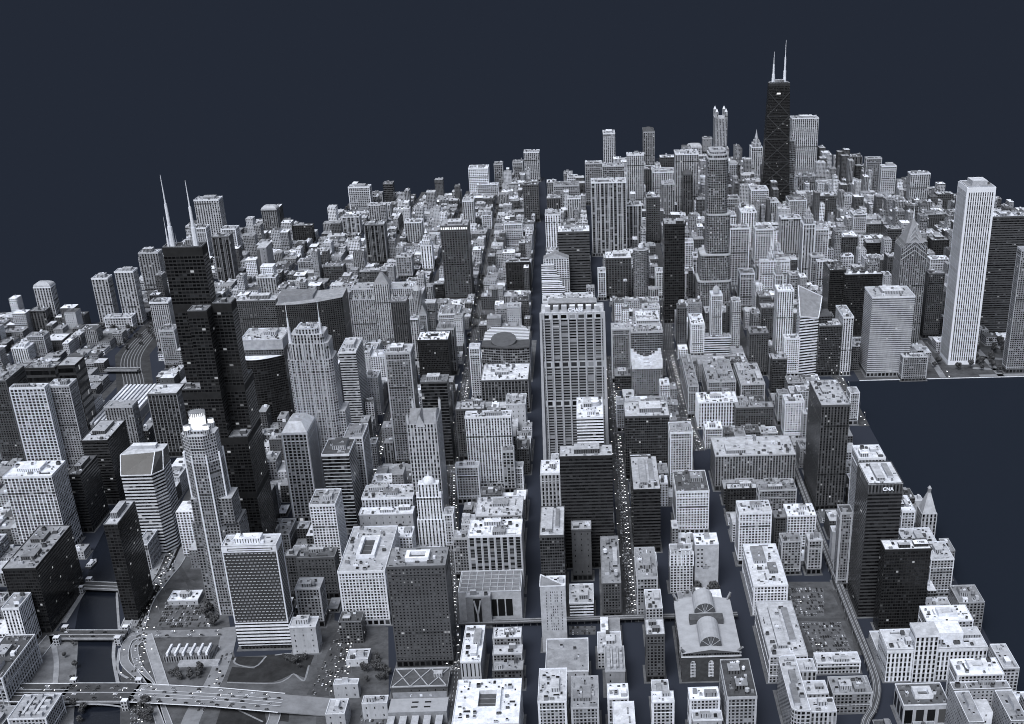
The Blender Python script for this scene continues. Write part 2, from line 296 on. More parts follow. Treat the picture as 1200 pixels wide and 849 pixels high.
# name, west, east, south, north, height, facade code, roof code, description
DATA = [
('weave', -612.2, -547.9, -569.8, -540.3, 141.6, 'KX', 'Lb', 'black tower with white brick weave facade and white striped base by the curved lawn'),
('finpl', -413.2, -346.5, -619.4, -574.2, 135.6, 'DP', 'Mr', 'broad dark grid tower with rounded pale roof rim over the railway station'),
('lasallew', -492.3, -434.9, -519.2, -393.9, 78.0, 'WG', 'Lq', 'broad white punched window block with two roof lightwells left of the broad dark tower'),
('blank', -544.4, -513.0, -582.5, -559.9, 38.5, 'LN', 'Lb', 'plain pale block with a few small windows right of the woven black tower'),
('wells', -550.2, -516.7, -379.3, -329.8, 105.0, 'WG', 'Mc', 'white grid tower behind the dark flat roofed block'),
('darkm', -558.4, -511.0, -447.3, -420.5, 61.8, 'DP', 'Dc', 'dark brick block in front of the white grid tower'),
('midw', -547.6, -517.2, -519.5, -490.4, 55.2, 'MG', 'Lc', 'mid grey grid block touching the plain pale block'),
('darkn', -574.3, -559.1, -445.5, -429.5, 64.3, 'DG', 'Mc', 'narrow dark block squeezed beside the woven black tower'),
('mrg', -629.3, -595.5, -331.8, -282.6, 39.8, 'MG', 'Mc', 'grey block with cluttered roof behind the woven black tower'),
('grd', -656.3, -641.7, -238.6, -196.2, 54.7, 'DG', 'Mc', 'small dark grid block right of the stepped octagonal skyscraper'),
('stn', -411.9, -347.2, -684.5, -644.7, 14.0, 'DN', 'Dx', 'station hall with crossed roof trusses at foot of broad dark tower'),
('stn2', -407.5, -343.1, -737.0, -710.1, 16.0, 'LN', 'Lf', 'pale low roofed hall with four dark skylights south of crossed trusses'),
('bigw', -327.9, -259.3, -812.3, -728.2, 50.0, 'WN', 'Wq', 'bright white roof with a sunken glazed court at bottom edge'),
('slitw', -331.0, -308.3, -677.8, -597.8, 42.0, 'LS', 'Wc', 'white roofed block with dark slit windows above the bottom edge court'),
('rowa', -298.6, -265.4, -614.5, -590.7, 34.0, 'MG', 'Wc', 'white roofed block just south of the elevated track beside the dark canal street'),
('rowb', -297.0, -263.4, -644.3, -625.3, 30.0, 'MG', 'Lc', 'second block south of the elevated track beside the dark canal street'),
('rowc', -295.4, -261.4, -674.5, -654.4, 27.0, 'DG', 'Mc', 'third block south of the elevated track beside the dark canal street'),
('piers', -337.1, -269.5, -446.2, -400.8, 86.0, 'LV2', 'Wc', 'dark glass block with tall white piers left of the dark canal street'),
('podium', -347.4, -268.9, -517.4, -460.7, 41.9, 'LO', 'Lg', 'low wide hall with gridded skylight roof in front of the white pier block'),
('ybox', -336.7, -306.2, -531.5, -509.6, 43.0, 'DN', 'Dy', 'dark stub block with pale fork shape on its face south of gridded hall'),
('brk', -362.5, -343.4, -402.6, -379.5, 62.0, 'MG', 'Mc', 'narrow brick block left of the white pier block'),
('clus', -340.1, -275.3, -316.7, -254.4, 52.0, 'MG', 'Lc', 'low block with jumbled pale roofs behind white pier block'),
('slen', -311.3, -294.6, -129.6, -110.2, 70.9, 'MG2', 'Mc', 'slender block with large pale windows beside the dark canal street'),
('slens', -295.4, -282.4, -121.0, -97.7, 38.7, 'LG', 'Lc', 'small pale block wedged at the kerb of the dark canal street'),
('whit', -366.1, -296.8, -108.7, -83.4, 118.6, 'WV', 'Wc', 'white pinstripe window office block with flat roof facing the canal street'),
('lowg', -379.9, -345.7, -162.9, -146.7, 61.8, 'LG', 'Lc', 'pale grid block left below the pinstripe office block'),
('cityh', -367.8, -285.4, 216.0, 304.3, 62.0, 'DG2', 'Wc', 'square civic block with heavily cluttered roof in front of the curved glass hall'),
('smal', -318.6, -285.7, 100.5, 150.4, 60.0, 'LN', 'Lc', 'small pale roofed block south of the cluttered civic block'),
('nar1', -391.8, -373.5, 288.8, 313.7, 99.0, 'LG', 'Lc', 'tall narrow pale block left of the curved glass hall'),
('dkl', -392.0, -347.2, 1.6, 36.7, 90.1, 'DG', 'Lc', 'dark block with pale top storey behind the pinstripe office block'),
('dkb', -441.5, -400.2, -12.5, 19.9, 142.3, 'DB4', 'Mp', 'dark ribbon window tower with two pale bands and small penthouse'),
('blk', -495.0, -438.2, 368.6, 421.5, 90.0, 'KC', 'Wc', 'black box tower with bright white mechanical roof'),
('mid35', -464.6, -432.3, 429.4, 462.5, 92.0, 'MV', 'Mp', 'plain grey slab right behind the black box tower'),
('gr36', -483.4, -441.6, 628.3, 693.7, 62.5, 'LG', 'Mc', 'pale grid block with cluttered top behind the plain grey slab'),
('pyr', -524.1, -508.4, 632.5, 648.9, 61.7, 'MP', 'Py', 'grey tower with small pointed pyramid roof'),
('flr', -524.0, -509.1, 506.8, 524.1, 90.4, 'LV', 'Lc', 'slim pale ribbed tower beside the black box tower'),
('dk39', -565.1, -535.0, 546.5, 577.1, 113.9, 'DV', 'Lc', 'slim dark tower with pale edges below the long pale mart'),
('att', -493.0, -453.5, -9.7, 33.3, 190.0, 'MG', 'Lt', 'grey glass tower with pale top and stepped shoulder in the middle left'),
('sw1', -591.6, -563.5, 124.4, 199.3, 150.0, 'LB', 'Ls', 'pale horizontally banded tower with folded slanting white roof'),
('franklin', -611.8, -546.5, -143.3, -114.4, 262.0, 'LT', 'custom', 'tall pale ribbed skyscraper with twin needle spires on its stepped crown'),
('merc', -759.3, -687.7, 134.9, 206.8, 165.0, 'MB', 'Lc', 'tower with flat pale top over a bowed dark glass front'),
('willis', -686.7, -638.8, -361.1, -334.5, 442.0, 'KC', 'custom', 'tallest black stepped skyscraper with white twin antennas'),
('s311', -669.4, -627.1, -481.5, -447.7, 245.0, 'LT2', 'custom', 'pale octagonal skyscraper crowned by a glowing white drum and four turrets'),
('lw', -980.5, -915.1, -296.2, -244.6, 120.8, 'WM', 'Wp', 'white deep grid office tower at the left edge above the river'),
('bk47', -936.2, -897.4, -130.4, -48.3, 105.0, 'KB', 'Lp', 'black ribbon tower with a pale flat roof left of the wedge topped tower'),
('bk48', -927.0, -906.6, -226.9, -156.6, 92.0, 'KB', 'Dp', 'dark ribbon tower squeezed right behind the white deep grid tower'),
('wedge', -817.3, -776.0, -305.3, -254.0, 121.7, 'WB', 'custom', 'white banded tower whose top is cut to a sloping dark glass wedge'),
('mv50', -955.9, -911.3, 27.4, 55.4, 100.0, 'MV', 'Mf', 'grey ribbed slab in front of the striped train shed'),
('dg52', -892.3, -845.9, 52.9, 98.7, 110.6, 'DG2', 'Wf', 'dark grid tower with bright plain roof left of the tallest black skyscraper'),
('low53', -981.9, -955.1, 369.8, 394.4, 28.0, 'DN', 'Wf', 'small hall with a white roof beside the railway tracks'),
('shed', -1045.7, -978.5, 171.6, 368.3, 18.0, 'LN', 'custom', 'long train shed with striped white roof beside the black tiered tower'),
('pal55', -1070.6, -1017.4, -29.2, -11.9, 155.0, 'WG2', 'Lc', 'white square window tower at the left edge north of the ribbon towers'),
('pal55b', -1021.4, -987.3, -10.4, 22.2, 150.0, 'MG', 'Lc', 'grey grid tower joined to the right of the white square window tower'),
('tier1', -1147.0, -1096.4, 200.5, 233.2, 110.0, 'KB2', 'Mc', 'black tier block with pale bands left of the train shed'),
('tier2', -1075.5, -1046.2, 165.1, 211.5, 125.0, 'KB2', 'Lf', 'taller black tier block with two pale bands beside the train shed'),
('dg57', -1134.8, -1097.7, 21.6, 94.0, 150.0, 'DG', 'Mc', 'dark slab cut off by the left edge'),
('wt58', -1328.3, -1296.4, 551.9, 586.1, 35.5, 'WV', 'Wp', 'small bright white ribbed tower near the far left edge'),
('mg59', -1308.8, -1274.9, 587.6, 616.9, 48.4, 'MG', 'Mc', 'grey rounded block beside the small bright white tower'),
('dr60', -1298.5, -1260.4, 636.0, 683.7, 23.7, 'DP', 'Wf', 'dark brick warehouse with bright white roof at far left'),
('mg62', -1014.9, -985.2, 507.3, 547.5, 78.3, 'MG', 'Mc', 'plain grey block beside the railway cutting'),
('lv63', -1061.5, -1024.1, 617.5, 649.3, 103.8, 'LV', 'Lc', 'pale ribbed tower leaning against the tallest black skyscraper'),
('lobe', -900.1, -859.6, -514.7, -395.6, 92.3, 'KC', 'Mw', 'black low office block with two dark roof penthouses by the river'),
('wv65', -891.1, -870.9, -557.2, -519.5, 60.9, 'WV', 'Mc', 'pale ribbed corner tower with square windows on its top storeys at the left edge'),
('saw66', -879.3, -845.3, -680.8, -585.9, 40.0, 'LG2', 'Dc', 'long pale frame office block with dark roof at bottom left edge'),
('roof67', -818.0, -776.9, -742.3, -694.9, 26.0, 'LG', 'Lk', 'low block carrying many boxy roof penthouses at bottom left corner'),
('river68', -776.6, -759.6, -489.3, -421.0, 135.7, 'KC', 'Lp', 'black glass riverside tower with small pale roof plant'),
('l69', -796.9, -783.2, -351.5, -306.8, 39.5, 'LV', 'Lc', 'small pale block between riverside tower and the wide drive'),
('mans', -616.5, -580.3, -213.3, -152.2, 141.7, 'LG2', 'Ms', 'pale square window tower with chamfered white mansard roof'),
('bd73', -554.0, -516.1, -256.0, -198.4, 125.0, 'LB4', 'Dp', 'dark tower with thin white bands and a white box on its black roof'),
('lg74', -537.2, -510.0, -176.1, -121.2, 118.0, 'LG', 'Mp', 'grey grid tower right behind the thin banded dark tower'),
('s75', -531.7, -520.9, -15.9, 6.0, 43.0, 'LG', 'Mc', 'tiny pale block beside the narrow street with car lights'),
('gable', -431.6, -390.3, -252.8, -189.1, 165.0, 'LA', 'custom', 'pale tower with steep gabled roofs and little corner pinnacles'),
('fed78', -503.0, -431.1, -269.0, -224.5, 62.0, 'LV', 'Lc', 'colonnaded pale block with heavy roof plant left of the white domed tower'),
('fed79', -504.5, -429.6, -292.9, -270.5, 48.0, 'LN', 'Wc', 'low pale blind walled block north of the roof with lightwells'),
('dome', -422.5, -383.9, -305.4, -282.1, 95.0, 'WT', 'custom', 'slender white stepped tower with small dome above the rounded roof tower'),
('l81', -383.4, -370.6, -317.4, -292.4, 55.8, 'LG', 'Lc', 'pale narrow block right of the white domed tower'),
('chase', -245.6, -153.5, -50.7, -0.6, 259.0, 'MH', 'custom', 'broad tall tower with full height pale piers and white roof lettering'),
('upbank', -260.4, -167.0, 397.0, 449.1, 150.0, 'LN', 'Wc', 'light roofed block directly behind the broad tall pale pier tower'),
('cyl85', -196.8, -157.9, -181.9, -96.8, 140.0, 'WB', 'Wc', 'white banded block with round roof drum in front of the broad pier tower'),
('kluc', -218.0, -149.2, -380.5, -342.7, 165.0, 'KF', 'Lp', 'broad black steel and glass office slab with pale roof and penthouse'),
('arc87', -246.9, -221.1, -306.9, -262.1, 110.0, 'LA', 'Wc', 'pale narrow block with tall arched top windows left of the broad black slab'),
('grid88', -244.2, -213.9, -478.8, -393.2, 100.0, 'DC', 'Ll', 'dark gridded tower with a wide pale roof beside the dark canal street'),
('brown89', -205.3, -179.7, -416.0, -390.4, 76.3, 'DN', 'Lc', 'smooth dark tower with white roof box between gridded tower and avenue'),
('long90', -167.5, -144.1, -519.6, -389.1, 51.6, 'DG', 'Mc', 'long narrow dark block lining the left of the wide avenue'),
('oct91', -124.1, -98.7, -525.7, -444.7, 62.0, 'MG', 'Mc', 'old narrow block with rounded corners right of the wide avenue'),
('wr93', -119.3, -98.5, -667.1, -632.7, 64.6, 'DG', 'Ww', 'small brick block with bright white roof standing at the elevated track'),
('dirk', -120.9, -84.0, -339.3, -223.9, 96.4, 'KF', 'Ll', 'black steel courthouse tower with a long pale roof right of the avenue'),
('met95', -123.5, -55.5, -87.0, -23.9, 105.0, 'DC', 'Lb', 'dark block with broad overhanging pale roof slab right of the avenue'),
('lg96', -57.0, -23.5, -130.7, -88.7, 94.5, 'LG', 'Mc', 'pale grid tower just right of the overhanging roof block'),
('wg97', -58.8, -12.6, -287.4, -215.9, 68.3, 'WG', 'Dc', 'white coarse grid tower at the left kerb of the second canal street'),
('cren', -78.3, -48.5, -456.3, -424.8, 55.4, 'WG', 'Wc', 'white ornate block with crenellated parapet north of the library'),
('emblem', -46.0, -15.1, -451.3, -416.8, 65.4, 'LE', 'Wc', 'pale blind wall block with a painted emblem north of the library'),
('library', -78.5, -11.4, -668.8, -544.1, 39.5, 'DN', 'custom', 'dark walled library hall with arched windows and vaulted pale roof'),
('bot101', -77.8, -45.7, -770.1, -747.1, 44.0, 'LG', 'Wc', 'small white roofed block right below the library'),
('bot101b', -75.5, -44.5, -788.2, -771.6, 30.0, 'LN', 'Lc', 'low pale roofed block at bottom edge below the library'),
('bot102', -40.5, -9.5, -794.0, -720.7, 62.0, 'MG', 'Dw', 'grey grid block with dark cluttered roof at the bottom edge by the second canal street'),
('bot103', -118.8, -95.7, -784.4, -765.0, 52.0, 'LG', 'Wc', 'narrow pale block standing alone between canal streets at bottom edge'),
('dept', 21.3, 64.7, -675.3, -549.7, 36.0, 'LG', 'Ll2', 'long low department store with pale roof plant right of the second canal street'),
('wg105', 22.3, 65.1, -520.2, -405.5, 41.9, 'WG', 'Wc2', 'white block with cluttered courtyard roof north of the long department store'),
('wg106', 18.4, 61.8, -385.9, -348.4, 79.7, 'WG', 'Wc', 'white dense window block right of the second canal street'),
('dg107', 70.6, 86.3, -357.9, -336.4, 57.6, 'DG', 'Mc', 'dark narrow block between two white window blocks'),
('wg108', 89.4, 128.7, -349.5, -311.3, 55.2, 'WG', 'Wc', 'white window block with jumbled roof left of the black glass box tower'),
('mg109', 72.4, 98.5, -415.5, -390.4, 50.0, 'MG', 'Mc', 'grey brick twin block west half behind the parking lot'),
('mg109b', 107.2, 126.0, -417.4, -394.8, 51.2, 'MG', 'Lc', 'grey brick twin block east half behind the parking lot'),
('curv', 26.8, 70.8, -804.1, -694.1, 48.0, 'LG2', 'custom', 'cream office block with rounded corner and three stepped wings at bottom edge'),
('long112', 79.1, 130.0, -660.5, -638.2, 15.3, 'LG', 'Wc', 'long low white roofed block beside the elevated railway curve'),
('low113', 82.8, 126.3, -740.5, -706.5, 26.0, 'MG', 'Mc', 'low grey block inside the elevated railway curve'),
('cna', 152.9, 194.3, -533.2, -467.1, 183.0, 'KG', 'Wl', 'black office tower with three white letters under its pale roof edge'),
('cnab', 175.0, 210.1, -376.0, -332.5, 150.0, 'LG', 'Wc', 'pale block with jumbled roof directly behind the tower with white letters'),
('dark100', 152.0, 192.8, -220.8, -115.8, 166.1, 'DV', 'Lc', 'tall dark box tower with a long pale roof left of the lakefront'),
('audi', 154.9, 269.6, -680.8, -636.2, 42.8, 'WA', 'custom', 'wide white arcaded block with square tower on its roof near the lakefront'),
('auda', 210.4, 264.8, -634.7, -599.0, 52.0, 'LG', 'Wq', 'white roofed block with small inner court behind the arcaded block'),
('cong', 211.0, 261.1, -762.3, -730.1, 60.0, 'LG', 'Wq', 'white roofed hotel block with long narrow lightwell at lakefront'),
('ushape', 199.3, 260.6, -847.9, -773.4, 58.0, 'LG', 'custom', 'grey U shaped hotel block with deep court at bottom right corner'),
('park120', 153.4, 202.7, -771.9, -730.6, 30.0, 'LO', 'Dq', 'pale car park deck block at bottom right near the railway curve'),
('gl123', 169.1, 224.2, -574.9, -548.9, 116.8, 'KC', 'Wc', 'black glass tower with white top and angled faces by the lakefront'),
('l124', 251.1, 280.1, -491.2, -441.5, 57.2, 'LG', 'Lc', 'pale grid block just right of the black glass tower'),
('metro', 275.1, 296.4, -347.1, -320.0, 51.3, 'LA', 'custom', 'pale tower with tall pyramid roof and lantern above the lakefront'),
('metrob', 283.6, 297.2, -268.6, -252.6, 35.4, 'LN', 'Lc', 'plain narrow slab left of the pyramid roofed tower'),
('metroc', 240.3, 257.7, -373.2, -324.4, 70.0, 'LG', 'Wc', 'white roofed block between lettered tower and pyramid roofed tower'),
('low126', 232.1, 274.8, -440.6, -385.8, 50.0, 'LG', 'Lc', 'cluttered pale roofs below the pyramid roofed tower'),
('mg126', 138.3, 153.6, -459.2, -436.5, 111.5, 'MG', 'Dc', 'grey slab left beside the tower with white letters'),
('sm126', 144.5, 155.4, -390.0, -374.0, 50.5, 'LN', 'Lc', 'slim pale block at the kerb of the lakeside street'),
('mac', 11.0, 132.9, -140.8, -65.8, 58.0, 'MV', 'Lc2', 'department store filling a whole block with many roof boxes'),
('brk127', 62.2, 124.0, 40.1, 63.8, 66.0, 'DG', 'Mc', 'dark brick block north of the whole block department store'),
('blk127', 20.6, 64.4, -224.3, -206.2, 41.4, 'KG', 'Wc', 'low black block with a white roof edge south of the department store'),
('dd127', 62.9, 117.2, -252.3, -225.8, 50.0, 'MG', 'Mc', 'grey block with cluttered roof right of the low black block'),
('sl809', 24.9, 51.8, 501.0, 570.2, 68.1, 'WG', 'Wc', 'slender white tower with bright crown right of the avenue bridge'),
('br825', 66.5, 116.2, 642.0, 691.6, 47.5, 'DG', 'Lc', 'dark brick block carrying slender domed tower'),
('dom833', 66.0, 87.8, 519.3, 549.7, 120.0, 'LG', 'Pd', 'slender pale tower ending in a small dome near the bridge'),
('wb825', 52.4, 104.9, 503.2, 517.8, 38.7, 'WB', 'Lc', 'low white banded block in front of the dark brick domed block'),
('grey820', 31.6, 81.3, 206.9, 327.6, 52.0, 'MG', 'Mc', 'grey old block with long roofs facing the wide avenue'),
('grey820b', 88.4, 130.3, 189.6, 303.9, 52.0, 'MG', 'Lc', 'grey old block with chimneys east of the long roofed one'),
('wa817', 7.2, 74.1, 115.7, 164.9, 48.1, 'WA', 'Wc', 'white block with arched top storey facing the wide avenue'),
('wa826', 11.2, 39.3, 29.1, 63.4, 34.8, 'LG', 'Wc', 'low pale block tucked in front of the arched top block'),
('mid805', -6.3, 11.4, 166.4, 337.2, 60.0, 'MG', 'Mc', 'long flank wall block along the wide avenue'),
('n716', -133.8, -99.1, 360.4, 397.7, 105.0, 'MG', 'Lc', 'grey twin slab west half behind the notched crown tower'),
('n739', -98.2, -40.2, 340.9, 388.3, 105.0, 'MC', 'Lc', 'grey twin slab east half behind the notched crown tower'),
('notch', -99.7, -44.1, 275.2, 339.4, 55.5, 'MG', 'custom', 'grey tower with scooped white crown right of the avenue'),
('dk720', -129.9, -99.1, 319.2, 358.9, 28.3, 'DC', 'Mp', 'small dark glass block left of the scooped crown tower'),
('q745', -83.8, -39.3, 465.0, 522.1, 90.0, 'LG', 'Wc', 'pale block with white roof behind the grey twin slabs'),
('r722', -132.1, -116.2, 111.4, 148.8, 51.1, 'LG', 'Lc', 'thin pale block at the kerb of the avenue'),
('thomp', -380.4, -287.9, 379.5, 631.4, 65.0, 'MC', 'custom', 'curved glass hall with slanted round skylight and ribbed roof'),
('mart', -675.0, -520.4, 650.4, 703.3, 108.5, 'LV', 'custom', 'huge pale mart block with turrets and gabled centre'),
('wack333', -766.1, -638.7, 438.7, 504.4, 150.0, 'KG', 'custom', 'dark glass riverside block with pale sloped roof'),
('dkw', -881.0, -801.4, 590.9, 628.8, 110.0, 'DG', 'Lp', 'dark grid block left of the dark glass riverside block'),
('t1', -1369.5, -1333.2, 806.9, 835.3, 90.8, 'LV', 'Rd', 'isolated pale round topped apartment tower at far left'),
('t2', -1375.2, -1342.7, 776.6, 803.2, 47.2, 'DV', 'Mc', 'small dark tower in front of the isolated round topped tower'),
('t3', -1243.1, -1208.7, 809.2, 838.2, 105.8, 'LV', 'Lp', 'left one of two pale ribbed apartment towers on a joint base'),
('t4', -1189.5, -1149.7, 804.6, 834.0, 120.4, 'LV', 'Lp', 'right one of two pale ribbed apartment towers on a joint base'),
('t34', -1220.3, -1162.1, 775.4, 803.1, 28.4, 'LG', 'Lc', 'low joint base between the two pale ribbed apartment towers'),
('t5', -1229.3, -1183.7, 1080.7, 1114.6, 93.6, 'MV', 'Lp', 'faceted grey apartment tower left of the tallest black skyscraper'),
('t8', -1211.9, -1147.0, 1514.8, 1559.9, 126.3, 'LV', 'Lp', 'pale edged tower with rounded top behind the white antennas'),
('t9', -1186.2, -1151.6, 1376.7, 1416.5, 83.4, 'LG', 'Lc', 'pale block hidden behind the right white antenna'),
('t10', -1068.4, -1028.2, 1135.0, 1171.0, 115.3, 'DV2', 'Lc', 'dark tower framed by bright white side walls'),
('t11', -1124.0, -1086.7, 1415.3, 1455.4, 71.0, 'LG', 'Lc', 'pale block peeking out behind the white framed dark tower'),
('t12', -1083.8, -1041.2, 1692.3, 1726.7, 61.6, 'MV', 'Rd', 'lone tower on the left skyline with pale lower half'),
('t13', -969.3, -916.6, 1549.7, 1570.6, 46.0, 'KG', 'Lc', 'squat black block on the left skyline'),
('t14', -875.7, -813.1, 1913.1, 1952.1, 74.5, 'LG', 'Lp', 'pale slab rising from the mid left skyline'),
('t15', -830.0, -793.9, 2017.7, 2043.7, 35.7, 'MG', 'Mc', 'low grey block between the pale slab and narrow dark tower on skyline'),
('t15b', -787.8, -759.5, 2013.6, 2054.0, 63.5, 'DC', 'Mc', 'narrow dark tower at the end of the mid left skyline'),
('t16', -794.9, -734.4, 1758.4, 1793.6, 53.0, 'LV', 'Lc', 'pale ribbed block right below the narrow dark skyline tower'),
('t17', -848.7, -801.9, 1627.7, 1660.6, 49.2, 'LV2', 'Lc', 'pale pilaster block on the mid left hill of roofs'),
('t18', -731.0, -682.2, 1290.7, 1329.5, 100.9, 'DV2', 'Lc', 'dark ribbed slab between white edges on the mid left'),
('t19', -659.4, -614.2, 1491.4, 1532.8, 61.2, 'LV', 'Lc', 'plain grey pale tower amid low roofs left of the dark lit top slab'),
('t20', -584.8, -557.6, 1211.6, 1247.2, 65.6, 'WT', 'Pt', 'small white tower with stepped pointed top'),
('t21', -637.9, -601.0, 1143.7, 1177.6, 54.2, 'MG', 'Lc', 'grey grid block below the small white pointed tower'),
('t22', -502.0, -441.2, 945.3, 1005.9, 171.0, 'DG', 'Lu', 'big dark slab with bright lit top storey left of the traffic avenue'),
('t23', -514.6, -484.2, 1626.3, 1672.1, 86.2, 'LV', 'Lc', 'slim pale tower behind the big dark slab with lit top'),
('t24', -538.3, -477.3, 2137.3, 2195.7, 80.7, 'WG', 'Wc', 'white stepped hospital style block high on the skyline'),
('t24b', -512.7, -446.5, 2108.2, 2135.8, 36.4, 'LG', 'Wc', 'lower white wing in front of the stepped white skyline block'),
('t25', -463.2, -436.2, 2210.9, 2256.0, 79.3, 'MG', 'Mc', 'grey slab right of the stepped white skyline block'),
('t26', -466.4, -440.3, 1663.1, 1707.4, 37.8, 'LG', 'Lc', 'small pale block beside the traffic avenue'),
('t34b', -528.9, -505.6, 949.2, 978.8, 37.8, 'KC', 'Mc', 'small black block left under the big dark slab'),
('t35', -372.3, -322.6, 2324.8, 2373.1, 94.5, 'LV', 'Lc', 'pale slab tower left of the dark canal street on the skyline'),
('t35b', -410.3, -377.0, 2330.1, 2376.7, 62.4, 'MG', 'Mc', 'grey low block left of the pale skyline slab'),
('t36', -351.5, -308.3, 1736.2, 1773.3, 104.9, 'DG', 'Mc', 'dark block at the left kerb of the canal street far up'),
('t36b', -390.0, -343.4, 1418.7, 1448.7, 66.8, 'LG', 'Lc', 'pale block between the traffic avenue and the canal street'),
('t128', -364.2, -309.0, 1005.2, 1037.0, 70.3, 'KG', 'Lc', 'black grid block left of the canal street near the curved hall'),
('t37', -290.7, -265.2, 1961.1, 2000.7, 67.9, 'MV', 'Wc', 'narrow slab right of the dark canal street on the skyline'),
('t37b', -269.1, -193.6, 1896.2, 1960.8, 69.4, 'MG', 'Mc', 'broad grey block just right of the narrow canal street slab'),
('t37c', -244.1, -216.5, 2283.2, 2327.4, 32.4, 'MG', 'Mc', 'small grey tower behind the broad grey block'),
('t38', -174.2, -123.5, 1947.4, 1989.4, 122.1, 'MG', 'Lc', 'square grey tower left of the tall pale slender tower'),
('t39', -112.4, -73.1, 2412.8, 2483.5, 134.1, 'LV', 'Lp', 'tall pale slender tower with square cap on the skyline'),
('t40', -125.3, -61.5, 1823.7, 1864.0, 135.6, 'MG', 'Lc', 'grey block at the foot of the tall pale slender tower'),
('t41', -160.5, -73.0, 1322.9, 1378.2, 186.2, 'LV2', 'Lc', 'large pale ribbed apartment slab right of the dark curving street'),
('t42', -50.1, 0.3, 1934.3, 1977.4, 146.2, 'LV', 'Lc', 'pale tower left of the tall dark capped tower'),
('t43', 27.5, 65.3, 2550.8, 2642.7, 115.5, 'MV', 'Pp', 'tall tower with dark peaked cap on the skyline'),
('t44', -27.0, 36.4, 2094.5, 2137.1, 75.0, 'DV', 'Lc', 'dark centred block below the tall dark capped tower'),
('t45', 28.0, 100.1, 1986.1, 2055.0, 85.8, 'LV', 'Lc', 'stepped pale apartment block right of the dark centred block'),
('t46', 79.2, 133.9, 2465.5, 2514.1, 44.7, 'DG', 'Wc', 'small dark topped block on skyline right of the peaked cap tower'),
('t47', 84.4, 150.2, 1801.9, 1871.7, 168.1, 'LV', 'Lc', 'pale white edged apartment tower left of the glass river skyscraper'),
('t48', 196.3, 245.2, 2745.5, 2799.1, 29.5, 'LG', 'Rd', 'rounded roof tower just behind the white edged apartment tower'),
('t49', 250.4, 284.2, 2774.6, 2811.6, 53.2, 'MN', 'Mc', 'plain grey block top left of the glass river skyscraper'),
('trump', 73.9, 116.9, 720.0, 779.9, 357.0, 'MS', 'custom', 'tall rounded glass skyscraper with setbacks beside the river'),
('nm900', 209.4, 244.2, 1927.0, 1995.2, 262.0, 'LT', 'custom', 'distant tower with four lantern turrets on its top'),
('t50', 102.5, 129.1, 1745.7, 1796.7, 121.7, 'DV', 'Pp', 'slim dark tower with small pointed cap left of the glass river skyscraper'),
('t54', 271.1, 297.5, 2090.0, 2118.7, 85.2, 'LG', 'Rd', 'pale round shouldered tower right of the glass river skyscraper'),
('t55', 363.3, 399.2, 2285.1, 2333.2, 101.9, 'LT', 'Ps', 'tower with a small spire left of the black tapered skyscraper'),
('t56', -84.9, -32.1, 1389.4, 1431.2, 114.3, 'LV2', 'Lc', 'pale apartment slab with ribs in front of the dark narrow slab'),
('t57', -15.9, 19.9, 1449.0, 1492.6, 120.3, 'DG', 'Lc', 'dark narrow slab right of the ribbed pale apartment slab'),
('t58', -133.9, -76.2, 928.0, 990.8, 94.1, 'DG', 'Wp', 'dark grid office block with a pale roof left of the round tower'),
('round', -72.3, -35.8, 923.6, 947.3, 111.3, 'MG', 'round', 'round tower with white cap beside the bridge avenue'),
('ibm', -13.2, 29.3, 730.0, 785.7, 212.0, 'KC', 'Lc', 'black glass box tower left of the glass river skyscraper'),
('t61', 20.5, 64.8, 901.4, 946.1, 64.6, 'LV', 'Wc', 'pale windowless looking block in front of the black glass box tower'),
('t203', -274.7, -216.9, 940.0, 970.5, 92.4, 'WG2', 'custom', 'white gabled office block stepping down toward the canal street'),
('t63', -240.3, -168.8, 972.0, 1031.9, 145.6, 'DB3', 'Wc', 'dark slab with fine horizontal bands behind the white gabled block'),
('t64', -281.6, -241.9, 1399.5, 1461.3, 92.8, 'WV', 'Lc', 'stepped pale tower right of the canal street'),
('t65', -227.3, -188.9, 1702.2, 1737.3, 71.3, 'LV', 'Lc', 'slim pale tower left of the dark curving street'),
('t66', 223.1, 262.6, 1360.8, 1411.4, 96.4, 'WV', 'Wp', 'pale tower with white block roof right of the glass river skyscraper'),
('t67', 153.3, 198.3, 989.9, 1032.8, 140.6, 'LG', 'Lc', 'wide pale grid apartment slab right of the glass river skyscraper'),
('t68', 238.3, 282.3, 1185.3, 1230.9, 92.4, 'LG', 'Lc', 'pale grid block east of the wide pale grid slab'),
('wrig', 241.1, 256.9, 968.9, 1000.2, 73.7, 'WT', 'Ps', 'white ornate tower with a slender clock spire'),
('wrigb', 219.5, 288.1, 954.0, 967.4, 73.4, 'WG', 'Wc', 'white ornate wide block at the foot of the clock spire'),
('hancock', 356.4, 414.9, 1879.4, 1910.3, 344.0, 'KH', 'custom', 'black tapered skyscraper with two white antennas'),
('wtp', 482.2, 565.8, 2226.3, 2279.4, 196.6, 'LV', 'Lp', 'broad pale ribbed slab tower right of the black tapered skyscraper'),
('t72', 384.7, 445.0, 1911.8, 1971.8, 181.8, 'MC', 'Lc', 'grey glass tower in front of the black tapered skyscraper'),
('t73', 670.5, 717.4, 2249.5, 2295.3, 72.2, 'DV2', 'Wc', 'dark tower in a white frame on the right skyline'),
('t73b', 693.8, 724.1, 2219.5, 2248.0, 48.0, 'DC', 'Mc', 'small dark block right of the white framed skyline tower'),
('t74', 678.1, 724.9, 2005.5, 2033.9, 108.9, 'MG', 'Lc', 'grey grid tower on the right skyline'),
('t75', 719.8, 763.8, 1975.7, 2004.0, 90.8, 'LG', 'Lp', 'stepped pale tower on the right skyline next to the grey grid tower'),
